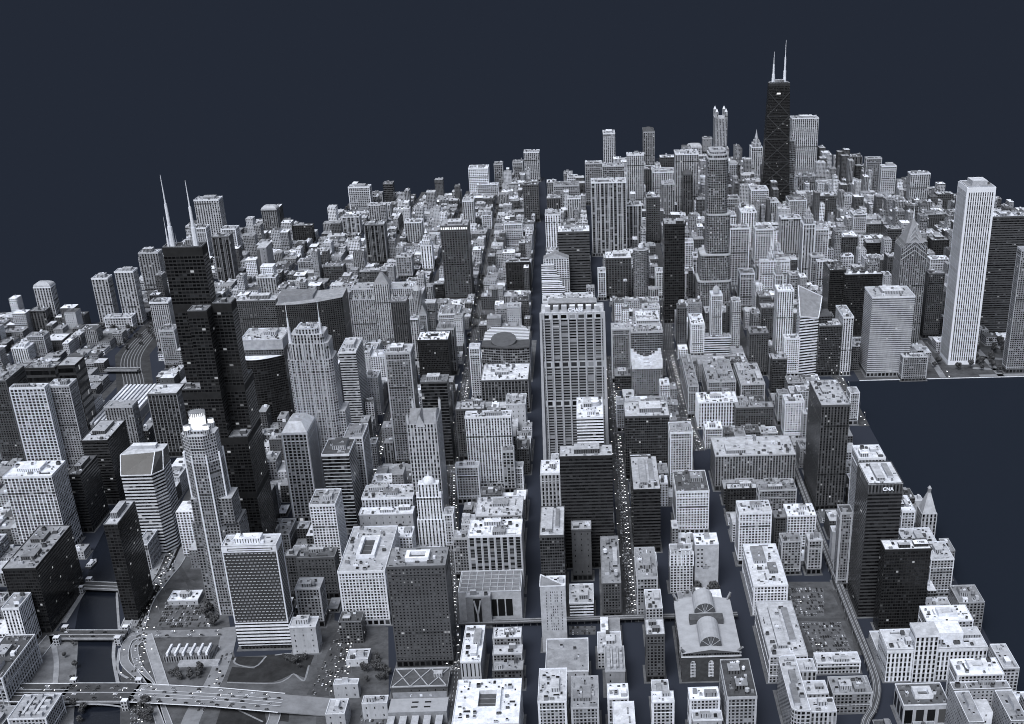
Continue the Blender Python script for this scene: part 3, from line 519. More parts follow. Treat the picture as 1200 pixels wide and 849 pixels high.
('t76', 785.9, 844.2, 1881.3, 1920.4, 84.1, 'LV', 'Lc', 'pale slab with dark sides at the end of the right skyline'),
('t77', 842.8, 890.1, 1781.2, 1816.8, 43.8, 'DG', 'Lc', 'small dark block peeking out left behind the tall white slab'),
('aon', 517.1, 570.2, 415.4, 477.0, 336.0, 'WV3', 'custom', 'tall white finely ribbed skyscraper at the right'),
('t79', 628.9, 698.7, 596.1, 633.8, 242.2, 'DB3', 'Wc', 'dark banded slab right of the tall white skyscraper'),
('t80', 612.4, 651.4, 358.8, 383.7, 234.8, 'MG', 'Lc', 'grey slab cut off by the right edge'),
('pru2', 437.8, 489.5, 538.3, 594.7, 219.9, 'MV', 'custom', 'grey ribbed skyscraper with chevron pyramid peak and needle'),
('pru1', 346.7, 425.6, 357.8, 426.3, 154.6, 'LB5', 'Lp2', 'broad pale slab with louvred face and dark top band'),
('t83', 406.8, 453.1, 330.5, 355.1, 46.6, 'MG', 'Lc', 'small grey block at the foot of the broad pale louvred slab'),
('t84', 509.4, 542.1, 584.1, 610.0, 134.5, 'DG', 'Lc', 'dark glass block left of the tall white skyscraper'),
('t84b', 627.4, 669.6, 1008.0, 1039.5, 54.5, 'LG', 'Wc', 'pale notched top block left of the tall white skyscraper'),
('t85', 688.0, 731.0, 1228.3, 1272.8, 44.9, 'KG', 'Mp', 'dark block with overhanging roof left of the tall white skyscraper'),
('t86', 741.2, 794.8, 1521.1, 1573.3, 43.6, 'DG', 'Lc', 'dark squat block with light roof left behind the tall white skyscraper'),
('t87', 575.3, 632.9, 1477.5, 1600.6, 31.8, 'DG', 'Lc', 'glass topped block behind the black riverside pair'),
('t87b', 530.4, 580.3, 1260.0, 1295.7, 34.5, 'KC', 'Lc', 'black band block behind the black riverside pair'),
('ill1', 342.0, 417.8, 590.0, 604.0, 134.7, 'KC', 'Lh', 'black office slab with white roof domes near the river'),
('ill2', 313.5, 346.3, 605.5, 672.6, 140.5, 'KC', 'Dc', 'black office slab joined left of the one with white roof domes'),
('t89', 436.7, 489.2, 1175.1, 1237.4, 71.4, 'DG', 'Wc', 'dark grid tower with bright flat roof behind the black riverside pair'),
('trib', 326.6, 354.3, 1020.1, 1063.8, 139.8, 'LT', 'Pt', 'pale gothic tower with pointed crown'),
('t90', 364.1, 396.4, 1070.2, 1113.9, 115.8, 'LG', 'Lc', 'pale tower right behind the pale gothic tower'),
('t91', 314.6, 364.2, 1280.2, 1318.8, 96.7, 'LV', 'Lc', 'pale ribbed block left of the pale gothic tower'),
('t92', 291.4, 328.6, 1318.3, 1375.1, 54.5, 'WG', 'Lc', 'white grid block left of the pale ribbed block'),
('t93', 389.4, 439.4, 1639.4, 1696.2, 65.8, 'LG', 'Dp', 'pale block with square dark roof well behind gothic tower'),
('t94', 465.9, 520.5, 1631.4, 1688.8, 77.3, 'DG', 'Lc', 'dark stepped block right of the block with roof well'),
('t94b', 537.0, 607.9, 2019.6, 2064.1, 35.9, 'LG', 'Lc', 'low pale block at the foot of the broad pale skyline slab'),
('t95', 568.4, 605.9, 1810.5, 1858.5, 39.2, 'LG', 'Lc', 'pale pair block in the middle right cluster'),
('t97', 475.3, 538.9, 2065.6, 2106.5, 49.0, 'MV', 'Lc', 'grey ribbed block right under broad pale skyline slab'),
('smurf', 217.8, 254.5, 373.9, 570.2, 113.3, 'WB', 'custom', 'tower with slanted diamond roof near the lakefront'),
('t96b', 183.8, 214.6, 436.6, 478.2, 148.4, 'WV', 'Wc', 'pale tower with white upright ribs left of the diamond roof tower'),
('t97b', 189.7, 218.5, 366.6, 392.6, 77.0, 'WG', 'Wc', 'white ornate block in front of the rib striped tower'),
('t98', 298.0, 317.2, 368.5, 445.8, 114.7, 'WV', 'Lc', 'thin white pinstripe tower with slanted bright roof right of diamond tower'),
('t98b', 255.0, 296.4, 371.1, 414.0, 98.5, 'DC', 'Lc', 'dark glass block between diamond roof tower and thin white tower'),
('t99', 175.6, 206.9, 587.9, 621.2, 71.6, 'DG', 'Lc', 'dark block left of the rib striped tower'),
('t99b', 125.7, 161.0, 380.9, 423.4, 83.9, 'DG', 'Mc', 'dark grid block with roof house at the street fork'),
('ta', 58.5, 83.4, 1153.5, 1188.4, 73.1, 'LG', 'Lc', 'pale block tucked right behind the black glass box tower'),
('tb', 155.1, 181.4, 275.7, 304.5, 68.4, 'DC', 'Lc', 'dark glass block with small roof below the rib striped tower'),
('tc', 146.0, 177.1, 57.1, 89.3, 68.2, 'WG', 'Lc', 'light square window block left of the tall dark box tower'),
('td', 144.7, 162.2, 123.8, 149.0, 56.0, 'MG', 'Mc', 'grey flank block beside the light square window block'),
('te', 265.5, 281.5, 115.4, 144.7, 58.9, 'LG', 'Lc', 'pale narrow block at the lakefront behind the tall dark box tower'),
('tf', -230.9, -199.2, 2105.4, 2147.2, 54.5, 'LG', 'Lc', 'far small pale block above the broad grey one'),
('tg', -284.9, -246.6, 1708.0, 1743.2, 71.4, 'DV', 'Lc', 'dark slim block right of the canal street above the stepped pale tower'),
('th', 37.8, 73.5, 1675.6, 1724.1, 110.5, 'MV', 'Lc', 'grey ribbed slab behind the black glass box tower'),
('ti', 285.2, 332.7, 1650.0, 1709.0, 93.8, 'LG', 'Lc', 'pale block under the spire tower'),
('tj', 203.5, 253.6, 1658.1, 1704.1, 70.7, 'MG', 'Lc', 'grey block at the right flank of the glass river skyscraper'),
('tk', 528.6, 568.8, 1016.8, 1056.7, 60.7, 'DG', 'Lc', 'dark block left of the chevron peaked skyscraper'),
('tl', 342.9, 372.7, 988.8, 1020.4, 72.1, 'MG', 'Lc', 'mid grey block right below the gothic tower'),
('tm', -578.1, -547.3, 918.3, 947.2, 33.5, 'MG', 'Lc', 'mid grey block left of the small black block'),
('tn', -965.4, -943.1, 1134.4, 1195.8, 86.8, 'LN', 'custom', 'slim curved top slab with one pale and one dark side'),
('to', -949.6, -906.0, 1034.5, 1065.7, 40.6, 'LV', 'Lc', 'pale low ribbed block at the foot of the slim curved top slab'),
('tp', -896.6, -846.0, 1238.7, 1273.4, 25.7, 'MG', 'Wc', 'long low apartment block in the left middle distance'),
('tq', -816.4, -769.1, 1151.3, 1184.6, 33.5, 'DG', 'Lc', 'dark low warehouse in the left middle distance'),
('tr', -721.2, -656.3, 1095.7, 1136.0, 33.0, 'DG', 'Lc', 'wide dark low warehouse below the dark ribbed slab'),
('tri', -241.2, -211.1, -593.3, -563.6, 89.6, 'LN', 'custom', 'pale triangular tower with narrow slit windows at the elevated track'),
('ban', -208.7, -178.8, -521.7, -472.8, 26.0, 'WB', 'Lc', 'pale horizontally banded block right of the triangular tower'),
('deck637', -234.4, -186.3, -690.9, -620.4, 34.0, 'LN', 'Mf', 'broad flat grey roofed block just south of the triangular tower'),
('wing632', -239.4, -209.8, -784.1, -719.1, 56.0, 'LG', 'Lc', 'pale block with cluttered roof at bottom edge right of the widest canal street'),
('r669', -204.6, -175.7, -785.3, -724.2, 48.0, 'MG', 'Mc', 'grey cluttered block at bottom edge left of the narrow canal street'),
('pk708', -167.0, -144.9, -693.8, -640.7, 34.0, 'MN', 'Mk', 'narrow parking roof block on the strip between two canal streets'),
('a711', -165.4, -143.3, -760.6, -732.3, 42.0, 'LG', 'Wc', 'pale roofed block in the strip south of the parking roof'),
('b717', -160.4, -138.4, -821.5, -776.3, 48.0, 'LN', 'Wf', 'long pale block at the bottom edge in the strip between canal streets'),
('drv', -731.6, -693.2, -453.5, -428.0, 8.0, 'LN', 'Wc', 'low hall with sawtooth white roof beside the riverside drive'),
('ua', 159.1, 191.0, 822.3, 865.6, 80.3, 'LG', 'Lc', 'pale block between the river skyscraper foot and the clock spire'),
('ub', 174.5, 199.0, 622.7, 660.7, 84.8, 'DG', 'Mc', 'dark block left of the rib striped tower near the bridge'),
('uc', 249.6, 267.1, 910.8, 940.3, 51.2, 'LT', 'Pt', 'slim pale tower with pointed top below the clock spire'),
('ue', 354.4, 386.1, 972.9, 987.3, 65.9, 'LV', 'Lc', 'slim ribbed block between gothic tower and black riverside pair'),
('uf', 277.6, 302.6, 880.3, 916.7, 58.5, 'MG', 'Lc', 'grey block below the clock spire block'),
('uh', -152.1, -134.4, 916.9, 954.5, 66.8, 'LG', 'Lc', 'pale narrow tower left of the dark grid office block'),
('ui', -20.8, -1.4, 919.9, 957.4, 62.9, 'LG', 'Lc', 'pale narrow tower between the round tower and black glass box'),
('uj', 66.3, 93.6, 947.5, 986.7, 88.8, 'LV', 'Lc', 'pale ribbed tower at left foot of the river skyscraper'),
('uk', 580.8, 615.2, 1256.0, 1302.3, 68.7, 'DC', 'Lc', 'dark glass tower left behind the chevron peaked skyscraper'),
('ul', 438.9, 470.1, 1118.8, 1151.8, 37.5, 'LG', 'Wc', 'white block above the black riverside pair'),
('um', 188.6, 221.6, 1125.3, 1167.7, 58.2, 'MV', 'Lc', 'grey ribbed tower right of the river skyscraper setback'),
('un', 540.1, 574.5, 1482.1, 1533.9, 56.7, 'LG', 'Lc', 'pale tower in the middle of the right cluster'),
('uo', 333.2, 362.1, 1646.5, 1703.2, 61.2, 'LV', 'Lc', 'slim pale tower at the foot of black tapered skyscraper'),
('up', 186.2, 212.8, 1383.3, 1433.8, 83.8, 'WV', 'Lc', 'white slim tower right behind the river skyscraper'),
]
VISD = [(640, 761, 258, 323), (663, 781, 452, 521), (669, 733, 395, 450), (734, 766, 338, 369), (591, 640, 361.7, 391.7), (653, 702, 347.5, 391), (690, 735, 345, 374), (651, 702, 333, 347), (626, 656, 309, 338), (582, 622, 302, 314), (805, 817, 457, 524), (834, 838, 454, 523), (848, 880, 529, 607), (775, 795, 539, 562.5), (747, 756, 577, 610), (766, 776, 577, 611), (785, 794, 577, 612), (627, 668, 548, 610), (694, 728, 536, 610), (700, 740, 545, 574), (630, 668, 530, 547), (604, 609, 556, 611), (528, 578, 588, 601), (548, 575, 602, 612), (488, 572, 544, 598), (546, 590, 533, 560), (445, 472, 563, 618), (473, 480, 592, 615), (407, 468, 549, 561), (479, 540, 533, 566), (447, 545, 492, 523), (398, 452, 488, 524), (385, 430, 511, 531), (367.5, 402, 513, 537), (368, 402, 490, 499), (373, 425, 480, 489), (353, 418, 457, 475), (413, 545, 450, 480), (412, 500, 396, 416), (393, 600, 331, 385), (402, 420, 277, 328), (290, 440, 189, 236), (512, 700, 207, 249), (558, 650, 2.5, 59.5), (516, 600, 94, 125), (556, 612, 76, 93), (557, 650, 141, 177), (476, 500, 121, 154), (461, 535, 172, 206), (443, 448, 186, 203), (495, 535, 104, 150), (454, 540, 10, 51), (452, 540, 54, 80), (431, 447, 28, 63), (428, 480, 66, 90), (446, 540, -22, 6), (408, 428, 12, 31), (394, 421, 30, 50), (399, 412, 50, 72), (387, 432, 185, 203), (354, 412, 174, 196), (666, 742, 1.5, 41), (712.5, 763, 1, 21), (795, 830, -34, 2), (842, 860, 8, 53), (615, 727, 120.5, 137), (638, 668, 160, 172), (507, 612, 329, 359), (532, 640, 376, 408), (512, 570, 402, 424), (519, 548, 432, 440), (497, 572, 476, 511), (583, 597, 423, 483), (602, 616, 420, 483), (569, 641, 484, 517), (603, 645, 517, 530), (366, 530, 634, 706), (352, 356, 635, 694), (490, 520, 675, 706.5), (534, 660, 655, 717), (554, 593, 633, 655), (627, 676, 631.7, 660), (620, 680, 669, 692), (683, 725, 705, 727), (676, 690, 746, 770), (743, 799, 757, 778.5), (573, 647, 741.7, 773.5), (487, 535, 732, 784), (506, 573, 785, 811), (575, 626, 792, 830.5), (650, 694, 785, 812), (639, 691, 814, 842), (764, 798, 799, 867.5), (819, 849, 808, 843), (843, 870, 812, 846), (816, 860, 852, 886.5), (822, 870, 764, 789.5), (768, 799, 901.7, 946), (686, 720, 883, 923), (600, 662, 866, 904), (606, 650, 907.5, 921), (604, 646, 922.5, 956), (634, 673, 916, 939), (633, 673, 947, 963.6), (833, 880, 928, 977), (776, 789, 957, 1008), (812, 838, 976, 1022), (567, 725, 1017.5, 1058), (536, 540, 1006, 1037), (474, 598, 962.5, 996), (760, 797, 1040, 1157), (727, 735, 1086, 1140), (790, 800, 1122, 1176), (846, 880, 1135, 1205), (825, 845, 1059, 1112), (643, 742, 1037, 1091), (655, 701, 1091, 1117.5), (602, 641, 1080, 1098), (586, 612, 1070, 1081), (598, 610, 1057, 1072), (640, 680, 1062, 1100), (600, 690, 985, 999), (622, 661, 975.5, 985), (533, 562, 838, 932), (477, 500, 862, 906), (572, 602, 852, 887), (574, 585, 889, 933), (379, 418, 809, 825), (366, 392, 826, 854), (345, 358, 833, 846), (395, 417, 825, 856), (447, 457, 829, 862), (450, 465, 868, 896), (471, 502, 818, 864), (502, 525, 826, 846), (452, 530, 806, 818), (385, 430, 716, 738), (388, 430, 739, 776), (432, 466, 740, 776), (440, 457, 720, 739.5), (374, 385, 745, 772), (473, 506, 722, 733), (409, 425, 562, 620), (340, 400, 402, 491), (352, 400, 320, 400), (352, 400, 275, 322), (336, 384, 38, 58), (364, 389, 34, 52), (326, 382, 106, 125), (318, 382, 133, 155), (372, 387, 121, 153), (296, 342, 161, 184), (234, 290, 226, 255), (267, 305, 224, 240), (277, 333, 247, 267), (268, 300, 258, 275), (245, 271, 305, 323), (264, 284, 342, 365), (219, 249, 407, 432), (226, 240, 433, 447), (215, 240, 448, 459), (240, 262, 431, 456), (254, 275, 400, 420), (263, 310, 426, 449), (260, 287, 473, 493), (287, 318, 492, 505), (301, 327, 463, 481), (264, 352, 515, 547), (235, 272, 541, 554), (197, 228, 548, 571), (216, 230, 558, 583), (192, 222, 578, 588), (252, 268, 564, 575), (333, 352, 507, 519), (178, 213, 613, 631), (190, 213, 600, 612), (216, 260, 612, 630), (262, 292, 590, 611), (307, 342, 592, 620), (213, 240, 640, 650), (217, 245, 648, 678), (203, 215, 660, 670), (191, 240, 685, 705), (156, 205, 706, 720), (194, 250, 705, 731), (213, 300, 692, 733), (181, 240, 734, 754), (154, 195, 753.5, 766.5), (198, 227, 741, 765), (201, 235, 764, 792), (184, 200, 773, 792), (180, 250, 791, 818), (172, 182, 806, 822), (162, 180, 823, 834), (177, 345, 829, 854), (131, 168, 838, 852), (204, 255, 800, 811), (192, 225, 854, 864), (172, 210, 880, 893), (240, 292, 727, 751), (231, 285, 757, 773), (302, 350, 709, 739), (293, 350, 741, 760), (262, 322, 778, 802), (319, 352, 790, 813), (303, 350, 636, 666), (271, 345, 653, 690), (251, 293, 638, 656), (232, 262, 664, 680), (248, 292, 868, 886), (267, 338, 855, 878), (268, 312, 885, 906), (303, 340, 900, 908), (305, 342, 890, 925), (97, 190, 901, 925), (138, 213, 928, 959), (164, 238, 908, 932), (183, 210, 993, 1010), (194, 212, 1003, 1014), (185, 228, 1015, 1033), (194, 230, 1033, 1050), (203, 237, 1067, 1090), (227, 245, 1098, 1117), (219, 427, 1133, 1167), (253, 392, 1163, 1204), (292, 437, 1197, 1222), (277, 405, 1057, 1088), (347, 441, 1022, 1072), (418, 446, 1058, 1087), (320, 396, 1088, 1107), (303, 330, 1090, 1111), (281, 302, 1092, 1112), (251, 270, 1083, 1106), (262, 276, 1015, 1040), (284, 300, 1015, 1038), (321, 397, 990, 1034), (316, 395, 972, 991), (277, 311, 980, 1005), (262, 332, 941, 955), (268, 325, 955, 971), (255, 300, 915, 938), (271, 296, 901, 918), (234, 262, 924, 945), (229, 262, 957, 980), (214, 228, 958, 985), (229, 245, 985, 1000), (206, 225, 932, 956), (372, 440, 937, 960), (340, 428, 911, 930), (396, 442, 919, 937), (371, 440, 988, 1000), (381, 440, 958, 986), (360, 400, 892, 910), (390, 440, 878, 900), (283, 318, 800, 812), (420, 462, 905, 922), (470, 515, 920, 942), (462, 498, 912, 924), (460, 498, 996, 1007), (207, 228, 664, 676), (232, 262, 640, 656), (215, 262, 775, 790), (222, 262, 880, 900), (232, 262, 845, 866), (300, 330, 1040, 1060), (300, 336, 950, 965), (340, 357, 480, 496), (290, 332, 300, 311), (325, 345, 300, 322), (306, 318, 348, 372), (312, 328, 378, 401), (318, 334, 420, 452), (687, 763, 632, 662), (706, 727, 667, 695), (786, 798, 639, 689), (822, 880, 630, 663), (829, 880, 669, 701), (786, 798, 709, 732), (818, 828, 712, 736), (851, 880, 719, 744), (703, 708, 196, 231), (320, 362, 867, 884), (347, 394, 889, 903), (322, 348, 908, 917), (305, 338, 957, 973), (322, 352, 925, 938), (318, 352, 700, 713), (318, 350, 768, 778), (300, 345, 812, 826), (268, 300, 1040, 1056), (300, 318, 985, 1000), (292, 320, 864, 880), (251, 276, 1000, 1015), (236, 262, 897, 912), (252, 290, 850, 862)]
# ---------------------------------------------------------------- buildings
def cat_of(H): return ('skyscraper', 'skyscraper') if H > 150 else ('office_tower', 'tower') if H > 70 else ('office_building', 'building')
UNITS = {}
def unit_mesh(kind, tone):
    k = (kind, tone)
    if k in UNITS: return UNITS[k]
    b = MB(); w = plain(tone, .8, .2, .4); dk = flat('K', 'vent_dark')
    if kind == 0:                                   # cooling unit with fan wells
        b.box(-3, 3, -2, 2, 0, 2.2, w)
        for x in (-1.5, 1.5): b.tube(x, 0, 2.21, 2.6, 1.1, 1.1, w, 8, dk)
    elif kind == 1: b.box(-2, 2, -2, 2, 0, 3, w); b.box(-1.6, 1.6, -1.6, 1.6, 3.01, 3.3, dk)
    elif kind == 2:                                 # duct
        b.box(-6, 6, -.6, .6, .5, 1.6, w); b.box(-6, -4.9, -1, 1, 0, 2, w); b.box(4.9, 6, -1, 1, 0, 2, w)
    elif kind == 3: b.tube(0, 0, 0, 1.8, 1.2, 1.2, w, 8, dk)
    elif kind == 4:                                 # skylight
        b.box(-3, 3, -1.5, 1.5, 0, 1, w, dk)
    elif kind == 5:                                 # stair house
        b.prism(rect(-2.5, 2.5, -2, 2), 0, 3.4, w, w); b.box(-.6, .6, -2.06, -2.0, 0, 2.2, dk)
    elif kind == 6:                                 # water tank on legs
        for x, y in ((-1.5, -1.5), (1.5, -1.5), (1.5, 1.5), (-1.5, 1.5)): b.bar((x, y, 0), (x, y, 3), .3, dk)
        b.tube(0, 0, 3, 6.5, 2.2, 2.2, w, 10); b.tube(0, 0, 6.5, 8, 2.3, .05, w, 10)
    me_o = b.build('roof_unit'); me = me_o.data; bpy.data.objects.remove(me_o); UNITS[k] = me; return me
UN = ['cooling_unit', 'ventilation_box', 'air_duct', 'fan_vent', 'skylight', 'stair_house', 'water_tank']
def unit(kind, tone, x, y, z, rz, s, parent):
    o = bpy.data.objects.new(UN[kind], unit_mesh(kind, tone)); COL.objects.link(o)
    o.location = (x, y, z); o.rotation_euler = (0, 0, rz); o.scale = (s, s, s*rnd.uniform(.8, 1.3)); o.parent = parent; return o
def lighter(t): return {'K': 'D', 'D': 'M', 'M': 'L', 'L': 'W', 'W': 'W'}[t]
def darker(t): return {'K': 'K', 'D': 'K', 'M': 'D', 'L': 'M', 'W': 'L'}[t]
def do_roof(root, poly, H, tone, typ, wtone, dens=1.0):
    """roof deck with parapet, penthouse and plant on the outline poly"""
    xs = [p[0] for p in poly]; ys = [p[1] for p in poly]; x0, x1, y0, y1 = min(xs), max(xs), min(ys), max(ys); w, d = x1-x0, y1-y0
    cx, cy = sum(xs)/len(xs), sum(ys)/len(ys)
    ins = lambda k: [(cx+(p[0]-cx)*(1-2*k/w), cy+(p[1]-cy)*(1-2*k/d)) for p in poly]
    b = MB(); dz = H-.9; inner = ins(.7)
    b.face([(p[0], p[1], dz) for p in inner], roofmat(tone)); roof = b.build('roof', root)
    b = MB(); pm = plain(lighter(wtone) if typ != 'l' else wtone, .8, .15, .2); n = len(poly)
    for i in range(n):
        j = (i+1) % n
        b.face([(poly[i][0], poly[i][1], H+.3), (poly[j][0], poly[j][1], H+.3), (inner[j][0], inner[j][1], H+.3), (inner[i][0], inner[i][1], H+.3)], pm)
        b.face([(inner[j][0], inner[j][1], dz), (inner[i][0], inner[i][1], dz), (inner[i][0], inner[i][1], H+.3), (inner[j][0], inner[j][1], H+.3)], pm)
        b.face([(poly[i][0], poly[i][1], H), (poly[j][0], poly[j][1], H), (poly[j][0], poly[j][1], H+.3), (poly[i][0], poly[i][1], H+.3)], pm)
    b.build('parapet', roof)
    occ = []
    def free(x, y, rx, ry):
        if not (x0+1.5+rx < x < x1-1.5-rx and y0+1.5+ry < y < y1-1.5-ry): return False
        if len(poly) > 4 and not inpoly(x, y, ins(3)): return False
        for a in occ:
            if abs(a[0]-x) < a[2]+rx+.3 and abs(a[1]-y) < a[3]+ry+.3: return False
        return True
    def house(x, y, hw, hd, hh, wt, rt, name='penthouse', louv=True):
        b = MB(); b.box(x-hw, x+hw, y-hd, y+hd, dz, dz+hh, wt+'S' if louv and hw > 4 else plain(wt), roofmat(rt), pu=3, pv=hh*1.0)
        o = b.build(name, root)
        if hw > 5 and hd > 4:
            for _ in range(rnd.randint(1, 4)): unit(rnd.choice((1, 3, 0)), rnd.choice('LMW'), x+rnd.uniform(-.6, .6)*hw, y+rnd.uniform(-.6, .6)*hd, dz+hh, 0, rnd.uniform(.5, .8), o)
        occ.append((x, y, hw, hd)); return o
    if typ == 'q':                                     # light well: raised rim, floor painted dark for the shade of its depth
        hw, hd = w*.2, d*.22
        b = MB(); wl_ = plain('W'); t_ = min(4.5, hw*.4)
        for q in ((-hw, -hw+t_, -hd, hd), (hw-t_, hw, -hd, hd), (-hw+t_+.01, hw-t_-.01, hd-t_, hd), (-hw+t_+.01, hw-t_-.01, -hd, -hd+t_*.6)): b.box(cx+q[0], cx+q[1], cy+q[2], cy+q[3], dz, dz+5, wl_, roofmat('W'))
        for i in range(3): b.bar((cx-hw+t_, cy-hd+t_+i*(hd-t_)*.66, dz+.6), (cx+hw-t_, cy-hd+t_+i*(hd-t_)*.66, dz+.6), .6, plain('M'))
        b.box(cx-hw+t_, cx+hw-t_, cy-hd+t_*.6, cy+hd-t_, dz, dz+.2, plain('D'), plain('D')); b.build('light_well', root); occ.append((cx, cy, hw, hd))
    elif typ in 'bp':
        house(cx+rnd.uniform(-.08, .08)*w, cy+rnd.uniform(0, .1)*d, w*.24, d*.26, rnd.uniform(5, 8), lighter(wtone) if wtone in 'KD' else wtone, lighter(tone) if rnd.random() < .5 else tone)
    elif typ == 'l':
        house(cx-.1*w, cy, w*.12, d*.36, 4, 'M', 'L'); house(cx+.22*w, cy+.05*d, w*.08, d*.3, 3, 'L', 'M')
    elif typ == 'h':
        for i in range(4):
            b = MB(); b.tube(x0+w*(.15+.22*i), cy, dz, dz+3, 4.2, 3.6, plain('W'), 12); b.tube(x0+w*(.15+.22*i), cy, dz+3, dz+5, 3.6, 1.5, plain('W'), 12); b.build('roof_dome', root)
        occ.append((cx, cy, w*.4, 5))
    elif typ == 'w':
        for (a, c) in ((-.22, .2), (.1, -.2)): house(cx+a*w*.5, cy+c*d, w*.2, d*.1, 5, 'D', 'M')
    elif typ == 'k':
        for i in range(3):
            for j in range(4): house(x0+w*(.2+.3*i), y0+d*(.14+.24*j), w*.07, d*.05, 4, 'L', 'L', 'roof_box', False)
        for i in range(2): house(x0+w*(.34+.3*i), cy, w*.035, d*.36, 2.5, 'M', 'L', 'roof_monitor', False)
    elif typ in 'cd' and w > 13:
        for _ in range(1 if w*d < 1500 else 2):
            hw, hd = w*rnd.uniform(.1, .2), d*rnd.uniform(.1, .2); x, y = rnd.uniform(x0+hw+2, x1-hw-2), rnd.uniform(y0+hd+2, y1-hd-2)
            if free(x, y, hw, hd): house(x, y, hw, hd, rnd.uniform(3.5, 6), rnd.choice([wtone, 'M', 'L']), rnd.choice(['L', 'M', tone]))
    elif typ == 'x':                                   # roof crossed by pale trusses
        m = plain('L'); b = MB(); k = 3
        for i in range(k):
            xa, xb = x0+2+(w-4)*i/k, x0+2+(w-4)*(i+1)/k
            b.bar((xa, y0+2, dz+1), (xb, y1-2, dz+1), 1.0, m); b.bar((xa, y1-2, dz+1), (xb, y0+2, dz+1), 1.0, m)
        for y in (y0+1.8, y1-1.8): b.bar((x0+2, y, dz+1.2), (x1-2, y, dz+1.2), 1.2, m)
        b.build('roof_truss', root); house(x0+w*.8, y0+d*.62, 5, 4, 5, 'L', 'L'); return roof
    elif typ == 'g':
        m = plain('L'); b = MB()
        for i in range(9): b.bar((x0+2+(w-4)*i/8, y0+2, dz+.8), (x0+2+(w-4)*i/8, y1-2, dz+.8), .9, m)
        for i in range(6): b.bar((x0+2, y0+2+(d-4)*i/5, dz+.8), (x1-2, y0+2+(d-4)*i/5, dz+.8), .9, m)
        b.build('skylight_grid', root); return roof
    nun = int(min(34, max(3, w*d/62))*dens*(1.0 if typ in 'cdkwq' else .5 if typ != 'f' else .15))
    for _ in range(nun*3):
        if nun <= 0: break
        k = rnd.choice((0, 0, 1, 1, 2, 3, 3, 4, 5) + ((6,) if wtone in 'MD' and H < 90 else ())); s = rnd.uniform(.5, 1.25)
        rz = rnd.choice((0, pi/2)); rx, ry = ((6.2, 1.5) if k == 2 else (3.1, 2.2))[::1 if rz == 0 else -1]; rx *= s; ry *= s
        x, y = rnd.uniform(x0, x1), rnd.uniform(y0, y1)
        if free(x, y, rx, ry): unit(k, rnd.choice('WLLMMDD'), x, y, dz, rz, s, roof); occ.append((x, y, rx, ry)); nun -= 1
    return roof
def tops(root, code, x0, x1, y0, y1, H, wt):
    """special tops of small towers"""
    cx, cy = (x0+x1)/2, (y0+y1)/2; w, d = x1-x0, y1-y0; m = plain(wt if wt in 'LW' else lighter(wt)); b = MB()
    if code == 'Ms':
        b.prism(rect(x0, x1, y0, y1), H, H+12, plain('W'), roofmat('L'), tp=rect(x0+w*.26, x1-w*.26, y0+d*.24, y1-d*.24)); b.build('mansard_roof', root); unit(0, 'W', cx, cy, H+12, 0, 1, root)
    elif code == 'Rd':
        for i in range(4):
            a0, a1 = i/4, (i+1)/4; r = lambda t: math.sqrt(max(0, 1-t*t*.75))
            P = lambda k: rect(cx-w/2*k, cx+w/2*k, cy-d/2*k, cy+d/2*k); b.prism(P(r(a0)), H+a0*8, H+a1*8, m, m, tp=P(r(a1)))
        b.build('rounded_roof', root)
    elif code in ('Py', 'Pp'):
        h = 16 if code == 'Py' else 10; mm = plain('M') if code == 'Py' else plain('D')
        b.prism(rect(x0, x1, y0, y1), H, H+h, mm, mm, tp=rect(cx-.5, cx+.5, cy-.5, cy+.5)); b.build('pyramid_roof', root)
    elif code in ('Pt', 'Ps'):
        z = H
        for k, h in ((.75, 10), (.5, 9), (.28, 8)): b.box(cx-w/2*k, cx+w/2*k, cy-d/2*k, cy+d/2*k, z, z+h, wt+'T', m); z += h
        b.build('stepped_crown', root); b = MB(); b.prism(ngon(cx, cy, w*.13, 8), z, z+(10 if code == 'Pt' else 24), m, m, tp=ngon(cx, cy, .15, 8)); b.build('spire', root)
    elif code == 'Pd':
        b.tube(cx, cy, H, H+8, w*.3, w*.3, m, 12); b.tube(cx, cy, H+8, H+12, w*.3, w*.2, m, 12); b.tube(cx, cy, H+12, H+15, w*.2, .2, m, 12); b.build('dome', root)
CUSTOM = {}
